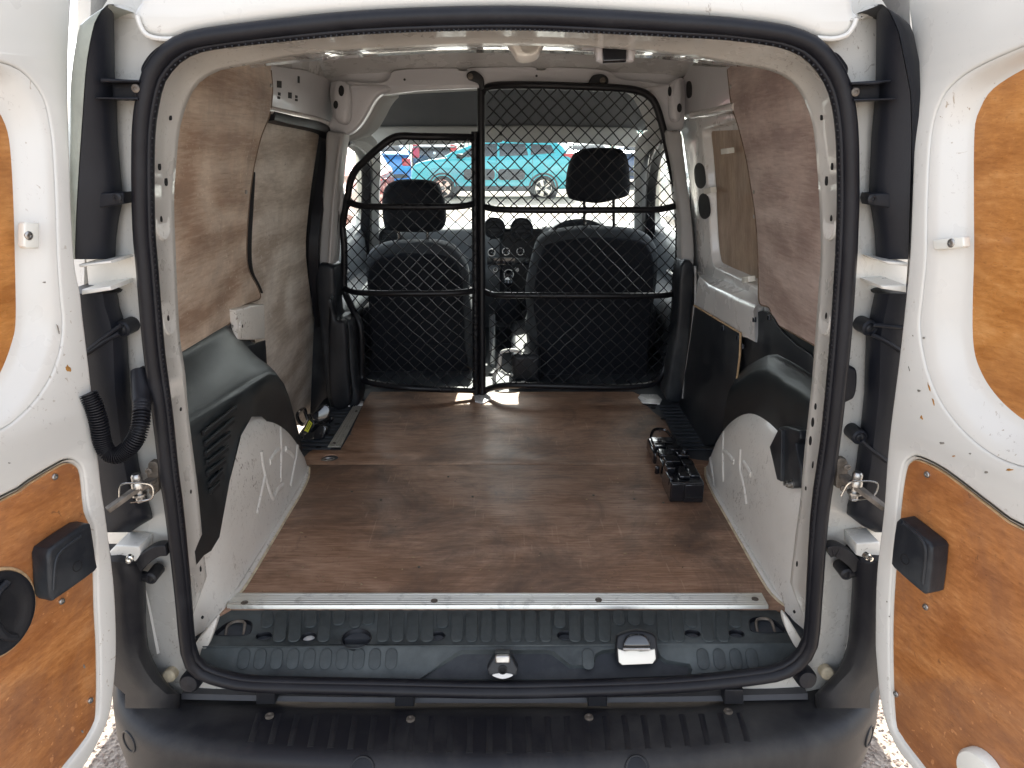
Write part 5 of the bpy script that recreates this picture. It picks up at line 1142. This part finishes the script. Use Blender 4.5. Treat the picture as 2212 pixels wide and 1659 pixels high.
MB().lathe(sc, axw, [(.075, -.03), (.075, .0), (.06, .02), (.02, .028), (0, .028)], 24).build('horn_pad', 'black_plastic', SW)
for t_ in (20, 160, 270): MB().sweep([sc, sc + (e1 * math.cos(R(t_)) + e2 * -math.sin(R(t_))) * .18], prof=[(.008, .02), (-.008, .02), (-.008, -.02), (.008, -.02)], up=tuple(axw)).build('spoke', 'black_plastic', SW, bevel=.004)
# ---- centre console: gear lever, handbrake, trays
con = MB().box((.015, 2.78, .58), (.135, 3.60, .70)).build('centre_console', 'black_trim', VAN, bevel=.02, seg=3)
MB().sweep(cat([U(u, v, y=2.80) for u, v in ((1068,832),(1068,812),(1078,790),(1082,765),(1092,758),(1112,757),(1124,765),(1128,800),(1130,832))], 5), .008, n=10).build('tray_rim', 'pale_plastic', con)
MB().sweep(cat([U(u, v, y=2.79) for u, v in ((1082,800),(1092,808),(1105,810),(1118,806),(1127,798))], 5), .006, n=10).build('tray_rim', 'pale_plastic', con)
MB().sweep(cat([U(u, v, y=y_) for u, v, y_ in ((1062,790,2.95),(1063,740,3.05),(1063,700,3.12),(1063,680,3.14))], 5), .014, n=12).build('handbrake', 'dash_plastic', con)
kb = U(1098, 610, y=3.40); MB().lathe(kb, (0, -.3, 1), [(.0, -.03), (.016, -.025), (.026, -.005), (.028, .01), (.02, .024), (0, .028)], 20).build('gear_knob', 'gloss_black', con)
MB().sweep([kb + Vector((0, 0, -.02)), kb + Vector((0, .06, -.22))], .012, n=10).build('gear_stick', 'black_plastic', con)
MB().lathe(U(1098, 660, y=3.40), (0, -.2, 1), [(.075, -.06), (.06, -.01), (.035, .04), (.016, .07)], 24).build('gear_gaiter', 'dark_cloth', con)
# ---- windscreen, pillars, headliner, visors, door cards
ws = Frame((0, 3.62, 1.66), (1, 0, 0), (0, -1, .78))
plate('windscreen', ws, [(-.72, .02), (.72, .02), (.76, -.92), (-.76, -.92)], 'glass', VAN, thick=.005)
for s_, pts in ((-1, ((742,292),(775,296),(800,318),(808,350),(806,420),(806,480),(808,545))), (1, ((1438,288),(1405,300),(1388,325),(1384,370),(1384,420),(1383,500),(1378,560)))):
    ys = (2.75, 2.95, 3.2, 3.45, 3.55, 3.62, 3.66)
    P = cat([U(u, v, y=y_) for (u, v), y_ in zip(pts, ys)], 6)
    MB().sweep(P, prof=[(.030, .020), (.030, -.020), (.0, -.038), (-.03, -.02), (-.03, .02), (0, .038)], up=(s_, 0, 0)).build('windscreen_pillar', 'headliner', VAN, sharp=50)
    pts2 = ((742,300),(758,302),(780,322),(790,350),(792,400),(790,470),(786,560)) if s_ < 0 else ((1440,296),(1428,312),(1416,340),(1408,390),(1405,440),(1404,500),(1400,560))
    P2 = cat([U(u, v, y=y_ - .05) for (u, v), y_ in zip(pts2, ys)], 6)
    MB().sweep(P2, prof=[(.022, .024), (.022, -.024), (-.022, -.024), (-.022, .024)], up=(s_, 0, 0)).build('door_frame_seal', 'rubber', VAN, bevel=.006, sharp=50)
# headliner arch around the cab opening and the shelf behind it
f = FY(2.66)
arc_o = [(735,298),(760,292),(778,278),(796,250),(810,224),(826,206),(850,196),(1030,186),(1110,182),(1345,186),(1390,196),(1416,222),(1432,258),(1446,296)]
arc_i = [(752,306),(775,300),(795,284),(812,258),(826,232),(842,214),(862,205),(1030,196),(1110,193),(1340,197),(1376,205),(1396,228),(1412,262),(1428,304)]
A_ = cat([U(u, v, y=2.66) for u, v in arc_o], 5); B_ = cat([U(u, v, y=2.70) for u, v in arc_i], 5)
B2 = [p + Vector((-p.x * .03, .12, .01)) for p in B_]
MB().grid([[p + Vector((0, .0, .08)) for p in A_], A_, [a.lerp(b, .5) + Vector((0, -.012, 0)) for a, b in zip(A_, B_)], B_, B2]).build('headliner_edge', 'headliner', VAN, sharp=80)
rows = []
for i in range(13):
    x = -.64 + 1.30 * i / 12; c = .02 * (1 - (x / .66) ** 2)
    rows.append([(x, 2.70, 1.79 + c), (x, 3.0, 1.79 + c), (x, 3.3, 1.76 + c), (x, 3.45, 1.69 + c), (x, 3.50, 1.62 + c), (x, 3.53, 1.57)])
MB().grid(rows).build('overhead_shelf', 'shelf_cloth', VAN, sharp=80)
f = FY(3.50)
plate('sun_visor', f, cat2(f.pl([(800,292),(806,279),(820,273),(1040,272),(1085,272),(1085,306),(1040,308),(880,313),(828,316),(808,308)]), 3), 'headliner', VAN, thick=.03, bevel=.012)
plate('sun_visor', f, cat2(f.pl([(1090,272),(1250,273),(1360,276),(1376,284),(1384,300),(1378,314),(1360,317),(1240,309),(1090,306)]), 3), 'headliner', VAN, thick=.03, bevel=.012)
for s_ in (-1, 1):
    rows = []
    for y_ in [2.66, 2.8, 3.0, 3.3, 3.6, 3.9]:
        rows.append([(s_ * .775, y_, 1.12), (s_ * .73, y_, 1.115), (s_ * .715, y_, 1.09), (s_ * .71, y_, 1.0), (s_ * .72, y_, .92), (s_ * .66, y_, .89), (s_ * .645, y_, .86), (s_ * .66, y_, .80), (s_ * .715, y_, .72), (s_ * .72, y_, .5)])
    dc = MB().grid(rows).build('door_card', 'dash_plastic', VAN, sharp=70)
    MB().sweep(cat([(s_ * .70, 3.05, .99), (s_ * .68, 3.0, 1.0), (s_ * .68, 2.9, 1.0), (s_ * .70, 2.86, .99)], 5), .010, n=10).build('pull_handle', 'black_plastic', dc)
# door mirrors
for s_ in (-1, 1):
    MB().lathe((s_ * .98, 3.78, 1.16), (0, -1, 0), [(.0, .0), (.10, .0), (.115, -.02), (.11, -.07), (.05, -.12), (0, -.125)], 24).build('door_mirror', 'black_plastic', VAN)
MB().grid([[(x, 4.25, 1.06), (x, 4.6, 1.03), (x, 5.0, .95), (x, 5.2, .80), (x, 5.22, .3)] for x in (-.80, -.5, 0, .5, .80)]).build('bonnet', 'white_paint', VAN, sharp=60)
# ================================================================ loose parts lying on the floor
p = U(682, 950, z=ZF)
BR = thing('plastic_bracket', 'broken black plastic bracket with a yellow sticker lying by the left step', 'bracket', (p.x, p.y, ZF))
yq = p.y
def pp(name, pts, mat, y, thick, bevel=.003, tilt=0.0, parent=BR, sm=2):
    f = Frame((0, y, ZF + .05), (1, tilt, 0), (0, .25, 1)); return plate(name, f, cat2(f.pl(pts), sm) if sm else f.pl(pts), mat, parent, thick=thick, bevel=bevel)
pp('base', [(655,940),(662,925),(690,915),(706,924),(700,945),(690,955),(668,962),(655,955)], 'gloss_black', yq + .01, .06, .006)
pp('label_face', [(653,934),(667,905),(676,910),(679,918),(672,930),(660,940)], 'gloss_black', yq - .03, .006, .002)
pp('sticker', [(657,930),(668,908),(675,914),(665,934)], 'label_yellow', yq - .0345, .0015, 0, sm=0)
for q in (((661,927),(669,912)), ((664,929),(672,914))):
    f = Frame((0, yq - .0365, ZF + .05), (1, 0, 0), (0, .25, 1)); MB().sweep([f.to3(*f.px(*q[0])), f.to3(*f.px(*q[1]))], .0010, n=4).build('sticker_print', 'print_dark', BR)
f = Frame((0, yq, ZF + .05), (1, 0, 0), (0, .25, 1))
MB().sweep(cat([f.to3(*f.px(u, v), h_) for u, v, h_ in ((668,908,.02),(664,892,.02),(657,884,.0),(648,886,-.01),(641,894,-.01),(644,906,.0),(655,916,.01))], 5, True), prof=[(.006, .004), (-.006, .004), (-.006, -.004), (.006, -.004)], closed=True, up=(0, -1, 0)).build('handle_loop', 'gloss_black', BR, bevel=.001)
pp('wing', [(672,898),(690,882),(700,874),(710,878),(713,888),(708,902),(696,910),(684,912)], 'gloss_black', yq + .04, .012, .004, .2)
pp('wing', [(694,904),(712,900),(717,903),(714,912),(700,920),(692,914)], 'gloss_black', yq - .0, .02, .003, -.2)
pp('web', [(664,895),(678,896),(684,908),(676,916),(668,908)], 'gloss_black', yq + .005, .03, .003)
p = U(1482, 1086, z=ZF)
BL = thing('plastic_housing', 'oily black plastic housing with broken sockets lying beside the right wheel arch', 'housing', (p.x, p.y + .1, ZF))
x0, x1 = U(1446, 1086, z=ZF).x, U(1518, 1086, z=ZF).x; y0 = p.y
def bb(name, a, b, mat='gloss_black', bev=.004): MB().box((x0 + (x1 - x0) * a[0], y0 + a[1], ZF + a[2]), (x0 + (x1 - x0) * b[0], y0 + b[1], ZF + b[2])).build(name, mat, BL, bevel=bev)
bb('body', (0, 0, .001), (1, .11, .062)); bb('body', (.06, .11, .001), (1.02, .24, .050)); bb('body', (.0, .24, .001), (.98, .36, .040), bev=.006)
bb('front_ridge', (.42, -.006, .004), (.98, .002, .058), bev=.002); bb('front_slot', (.45, -.008, .018), (.94, -.003, .022), 'hole', .001)
bb('front_panel', (.02, -.006, .010), (.38, .002, .060), bev=.002)
for a, b in (((.30, .02, .062), (.62, .045, .072)), ((.66, .03, .062), (.95, .10, .070)), ((.0, .06, .062), (.26, .10, .078)), ((.12, .13, .050), (.60, .17, .066)), ((.66, .12, .050), (1.03, .16, .060)), ((.64, .18, .050), (1.03, .22, .062)), ((.10, .19, .050), (.55, .235, .058)), ((.05, .26, .040), (.45, .29, .056)), ((.5, .25, .040), (1.0, .28, .050)), ((.10, .31, .040), (.80, .35, .048))): bb('socket', a, b, bev=.003)
for a, b in (((.33, .024, .0715), (.59, .040, .073)), ((.70, .04, .0695), (.90, .09, .071)), ((.18, .137, .0655), (.54, .163, .067)), ((.70, .128, .0595), (.98, .152, .061)), ((.09, .267, .0555), (.40, .284, .057))): bb('socket_mouth', a, b, 'hole', .001)
for x, y_, z in ((.05, .02, .064), (-.04, .16, .03), (.9, .20, .064), (.3, .30, .058)):
    MB().lathe((x0 + (x1 - x0) * x, y0 + y_, ZF + z), (0, -.3, 1), [(.007, -.02), (.007, .002), (.004, .005), (0, .0055)], 12).build('boss', 'gloss_black', BL)
MB().sweep(cat([(x0 + .01, y0 + .36, ZF + .03), (x0 + .03, y0 + .40, ZF + .05), (x0 + .07, y0 + .41, ZF + .045), (x0 + .09, y0 + .36, ZF + .03)], 6), .005, n=8).build('cable_guide', 'gloss_black', BL)
# crumbs of dirt and splinters
random.seed(3); m = MB()
for i in range(150):
    x = random.uniform(-.56, .58); y = random.choice((random.uniform(1.34, 1.5), random.uniform(1.34, 2.6))); s_ = random.uniform(.0008, .0022)
    a = random.uniform(0, 3.14); l_ = random.uniform(1, 3.2)
    d = Vector((math.cos(a), math.sin(a), 0)); e = Vector((-d.y, d.x, 0)); c = Vector((x, y, ZF + .0006))
    m.add([c + d * s_ * l_, c + e * s_, c - d * s_ * l_, c - e * s_, c + Vector((0, 0, s_))], [(0, 1, 4), (1, 2, 4), (2, 3, 4), (3, 0, 4)])
plain('crumb', (.33, .24, .14), .8, var=.7, vs=9)
o = m.build('floor_crumbs', 'crumb', smooth=False); tag(o, 'scattered crumbs of dirt and wood splinters on the plywood floor', 'dirt', kind='stuff')
# loose stones of the car park surface near the bumper
random.seed(11); m = MB()
for i in range(15000):
    sg = random.choice((-1, 1)); x = sg * random.uniform(.55, 1.75); y = random.uniform(.75, 2.1); s_ = random.uniform(.0025, .0062)
    c = Vector((x, y, s_ * .25)); a = random.uniform(0, 6.28); d = Vector((math.cos(a), math.sin(a), random.uniform(-.2, .2))) * s_ * random.uniform(1, 1.7); e = Vector((-d.y, d.x, 0)).normalized() * s_
    u_ = Vector((random.uniform(-.3, .3) * s_, random.uniform(-.3, .3) * s_, s_ * random.uniform(.5, .9)))
    m.add([c + d, c + e, c - d, c - e, c + u_, c - u_], [(0, 1, 4), (1, 2, 4), (2, 3, 4), (3, 0, 4), (1, 0, 5), (2, 1, 5), (3, 2, 5), (0, 3, 5)])
me = bpy.data.meshes.new('gravel'); me.from_pydata([tuple(v) for v in m.v], [], m.f); me.materials.append(M['pebble'])
o = bpy.data.objects.new('gravel', me); COL.objects.link(o); tag(o, 'pinkish brown chippings in the car park surface below the bumper', 'gravel', kind='stuff')

# ================================================================ cars and fence beyond the windscreen
def mirror_rows(prof, w0, w1=None): pass
def car(label, loc, rotz, col, L=4.2, Wd=1.75, H=1.5, shape='hatch', cladding=False, group='cars parked in front of the van'):
    T = thing('parked_car', label, 'car', loc, rotz, group)
    X = lambda a: (a - .5) * L
    Z = lambda b: b * H
    body = {'hatch': [(.02,.20),(.0,.34),(.01,.50),(.05,.58),(.14,.655),(.26,.695),(.5,.71),(.8,.73),(.93,.74),(.985,.66),(1.0,.5),(.995,.3),(.97,.19)],
            'suv': [(.02,.20),(.0,.36),(.01,.54),(.04,.62),(.13,.68),(.26,.71),(.5,.72),(.8,.735),(.95,.74),(.99,.66),(1.0,.5),(.995,.3),(.97,.19)]}[shape]
    cab = {'hatch': [(.235,.68),(.40,.93),(.46,.975),(.56,1.0),(.74,.985),(.86,.93),(.94,.80),(.965,.70)],
           'suv': [(.235,.69),(.37,.92),(.43,.97),(.55,1.0),(.80,.99),(.90,.95),(.955,.80),(.975,.70)]}[shape]
    win = {'hatch': [[(.30,.715),(.41,.905),(.465,.935),(.52,.942),(.52,.725)], [(.535,.725),(.535,.942),(.64,.94),(.735,.925),(.80,.80),(.79,.74)]],
           'suv': [[(.29,.72),(.385,.90),(.44,.935),(.53,.945),(.53,.735)], [(.545,.735),(.545,.945),(.70,.94),(.72,.75)], [(.735,.755),(.735,.935),(.86,.915),(.88,.79)]]}[shape]
    fr = Frame((0, 0, 0), (1, 0, 0), (0, 0, 1))     # normal -Y
    K = dict(local=True)
    plate('body', fr, cat2([(X(a), Z(b)) for a, b in body], 4), col, T, thick=Wd, h=Wd / 2, bevel=.09, res=3, **K)
    def tuck(p): p.y *= 1 - .17 * max(0, (p.z / H - .68)) / .32; return p
    plate('cabin', fr, cat2([(X(a), Z(b)) for a, b in cab], 4), col, T, thick=Wd * .95, h=Wd * .475, bevel=.05, res=3, warp=tuck, **K)
    for w_ in win:
        for sd in (-1, 1):
            vs, fc = fill2([cat2([(X(a), Z(b)) for a, b in w_], 2) if False else [(X(a), Z(b)) for a, b in w_]], .004, .002, 1)
            P = []
            for v in vs:
                p_ = Vector((v.x, sd * (Wd * .475 * (1 - .17 * max(0, v.y / H - .68) / .32) + .004 + v.z), v.y)); P.append(p_)
            mk('side_window', P, fc, 'car_glass', T, local=True)
    def cross(name, pts, mat, k=.40):   # panel spanning the width, given as a side-view polyline
        rows = []
        for a, b in pts:
            hw = Wd * k * (1 - .17 * max(0, b - .68) / .32); rows.append([(X(a), -hw, Z(b)), (X(a), -hw * .5, Z(b) + .004), (X(a), hw * .5, Z(b) + .004), (X(a), hw, Z(b))])
        return MB().grid(rows).build(name, mat, T, local=True, sharp=60)
    cross('windscreen', [(.242,.71),(.30,.80),(.36,.885),(.402,.945)] if shape == 'hatch' else [(.240,.72),(.29,.80),(.34,.885),(.375,.94)], 'car_glass')
    cross('rear_window', [(.868,.94),(.915,.87),(.952,.79),(.974,.735)] if shape == 'hatch' else [(.908,.955),(.94,.88),(.964,.80),(.980,.75)], 'car_glass', .36)
    wr = .315 * H / 1.5; wx = (.195, .815)
    for a in wx:
        for sd in (-1, 1):
            yy = sd * (Wd / 2 + .004)
            MB().lathe((X(a), yy - sd * .012, wr), (0, sd, 0), [(wr * 1.23, -.05), (wr * 1.23, .012), (wr * 1.10, .016), (wr * 1.06, .004), (0, .002)], 32).build('wheel_arch', 'cladding', T, local=True)
            Wt = MB().lathe((X(a), yy + sd * .012, wr), (0, sd, 0), [(wr * .66, .0), (wr * .68, .010), (wr * .84, .016), (wr * .97, .006), (wr, -.03), (wr, -.17)], 36).build('wheel', 'tyre', T, local=True)
            c = Vector((X(a), yy + sd * .014, wr)); WL[Wt.name] = Vector((X(a), yy + sd * .012, wr)); off = Wt.location
            m = MB().lathe(c, (0, sd, 0), [(wr * .66, -.005), (wr * .685, .004), (wr * .63, .004), (wr * .60, -.03)], 36)
            d_ = m.build('rim', 'bright_metal', Wt, local=True); d_.location = d_.location - off
            d_ = MB().lathe(c, (0, sd, 0), [(wr * .62, -.03), (0, -.03)], 30).build('wheel_disc', 'tyre', Wt, local=True); d_.location = d_.location - off
            for k in range(5):
                t_ = R(90 + 72 * k + 20); e = Vector((math.cos(t_), 0, math.sin(t_))); g_ = Vector((-math.sin(t_), 0, math.cos(t_))); n_ = Vector((0, sd, 0))
                m = MB(); r0, r1 = wr * .10, wr * .63
                pts = [c + e * r0 + g_ * wr * .09, c + e * r0 - g_ * wr * .09, c + e * r1 - g_ * wr * .16, c + e * r1 + g_ * wr * .16]
                m.add([q + n_ * .004 for q in pts] + [q - n_ * .02 for q in pts], [(0, 1, 2, 3), (0, 4, 5, 1), (1, 5, 6, 2), (2, 6, 7, 3), (3, 7, 4, 0)])
                d_ = m.build('spoke', 'bright_metal', Wt, local=True, smooth=False); d_.location = d_.location - off
            d_ = MB().lathe(c, (0, sd, 0), [(wr * .17, -.01), (wr * .17, .007), (wr * .13, .010), (0, .010)], 18).build('hub_cap', 'cladding', Wt, local=True); d_.location = d_.location - off
            if cladding and sd < 0:
                for zz in (.0, .022):   # double chevron
                    m = MB(); m.sweep([c + Vector((-.026, -.013, -.020 + zz)), c + Vector((0, -.013, .006 + zz)), c + Vector((.026, -.013, -.020 + zz))], .005, n=4)
                    d_ = m.build('chevron', 'bright_metal', Wt, local=True, smooth=False); d_.location = d_.location - off
    for sd in (-1, 1):
        yy = sd * Wd / 2
        MB().box((X(.03), yy * .62 - .14, Z(.50)), (X(.10), yy * .62 + .14, Z(.60))).build('headlamp', 'lamp_clear', T, local=True, bevel=.03)
        MB().box((X(.93), yy * .80 - .12, Z(.50)), (X(1.003), yy * .80 + .14, Z(.66 if shape == 'hatch' else .78))).build('tail_lamp', 'lamp_red', T, local=True, bevel=.03)
        for a in (.49, .70): MB().box((X(a), yy - .01, Z(.615)), (X(a) + .17, yy + sd * .03, Z(.635))).build('door_handle', col, T, local=True, bevel=.008)
        for a in (.525, .745): MB().box((X(a), yy - .0, Z(.22)), (X(a) + .008, yy + sd * .0035, Z(.70))).build('door_gap', 'cladding', T, local=True, smooth=False)
        MB().box((X(.285), yy - .02, Z(.70)), (X(.33), yy + sd * .17, Z(.775))).build('wing_mirror', col if not cladding else 'black_plastic', T, local=True, bevel=.03)
        MB().box((X(.27), yy - sd * .05, Z(.155)), (X(.74), yy + sd * .012, Z(.245))).build('sill', 'cladding', T, local=True, bevel=.02)
        if cladding:
            fs_2 = Frame((0, sd * (Wd / 2 + .001), 0), (-sd if sd > 0 else 1, 0, 0), (0, 0, 1))
            for a, b in ((.325, .515), (.535, .70)):
                q = rrect(X(a), Z(.345), X(b), Z(.525), .09); q = [(-s1, s2) for s1, s2 in q] if sd > 0 else q
                pn = plate('side_bump_panel', fs_2, q, 'airbump', T, thick=.03, h=.02, bevel=.01, **K)
                for r_ in (.395, .435, .475):
                    for k in range(4):
                        xx = X(a + (b - a) * (.16 + .225 * k)); q2 = rrect(xx - .055, Z(r_) - .018, xx + .055, Z(r_) + .018, .016); q2 = [(-s1, s2) for s1, s2 in q2] if sd > 0 else q2
                        o2 = plate('air_capsule', fs_2, q2, 'airbump', pn, thick=.02, h=.032, bevel=.008, **K); o2.location = o2.location - pn.location
            MB().sweep([(X(.42), sd * Wd * .34, Z(1.0)), (X(.46), sd * Wd * .34, Z(1.025)), (X(.80), sd * Wd * .34, Z(1.01)), (X(.85), sd * Wd * .34, Z(.975))], .018, n=8).build('roof_rail', 'white_carpaint', T, local=True)
    MB().box((X(.995), -.26, Z(.40)), (X(1.008), .26, Z(.475))).build('number_plate', 'number_plate', T, local=True)
    MB().box((X(-.008), -.26, Z(.28)), (X(.005), .26, Z(.355))).build('number_plate', 'number_plate', T, local=True)
    MB().box((X(.965), -Wd * .42, Z(.19)), (X(1.012), Wd * .42, Z(.34))).build('rear_bumper', 'cladding', T, local=True, bevel=.04)
    MB().box((X(-.012), -Wd * .42, Z(.19)), (X(.03), Wd * .42, Z(.30))).build('front_bumper', 'cladding', T, local=True, bevel=.04)
    MB().box((X(-.004), -Wd * .25, Z(.40)), (X(.012), Wd * .25, Z(.47))).build('grille', 'cladding', T, local=True, bevel=.02)
    MB().lathe((X(1.002), 0, Z(.60)), (1, 0, 0), [(.055, 0), (.055, .008), (.045, .01), (.04, .006), (0, .006)], 20).build('rear_badge', 'bright_metal', T, local=True)
    return T
car('turquoise crossover parked side on with ribbed black door pads', (-.50, 20.25, 0), 0, 'teal_paint', 4.28, 1.75, 1.52, 'suv', True)
car('black tall car showing its red tail lamps behind the turquoise bonnet', (-3.05, 31, 0), R(-88), 'black_paint', 4.3, 1.8, 1.72, 'suv')
car('bright blue hatchback left of the black car, rear towards us', (-4.35, 24.8, 0), R(-78), 'blue_paint', 4.0, 1.72, 1.5)
car('red hatchback seen past the passenger side window', (-2.95, 11.2, 0), R(90), 'red_paint', 4.1, 1.74, 1.46)
car('silver car half hidden behind the driver headrest', (2.35, 27.5, 0), R(-80), 'silver_paint', 4.2, 1.75, 1.5)
car('white estate car seen past the driver side window', (3.1, 10.2, 0), R(90), 'white_carpaint', 4.4, 1.78, 1.48, 'suv')
car('far dark blue car with a red tail lamp right of the driver headrest', (4.45, 26.5, 0), R(-95), 'navy_paint', 4.2, 1.75, 1.5)
FN = thing('palisade_fence', 'pale green palisade fence standing behind the parked cars', 'fence', (0, 38, 0))
m = MB()
for i in range(260):
    x = -26 + i * .2; m.box((x - .035, 38, .05), (x + .035, 38.02, 2.35))
o = m.build('pale', 'fence_green', FN, smooth=False); tag(o, kind='stuff')
for z in (.45, 1.9): MB().box((-26, 38.03, z), (26, 38.08, z + .06)).build('rail', 'fence_green', FN)
for i in range(20): MB().box((-26 + i * 2.75, 38.06, 0), (-25.92 + i * 2.75, 38.14, 2.4)).build('post', 'fence_green', FN)
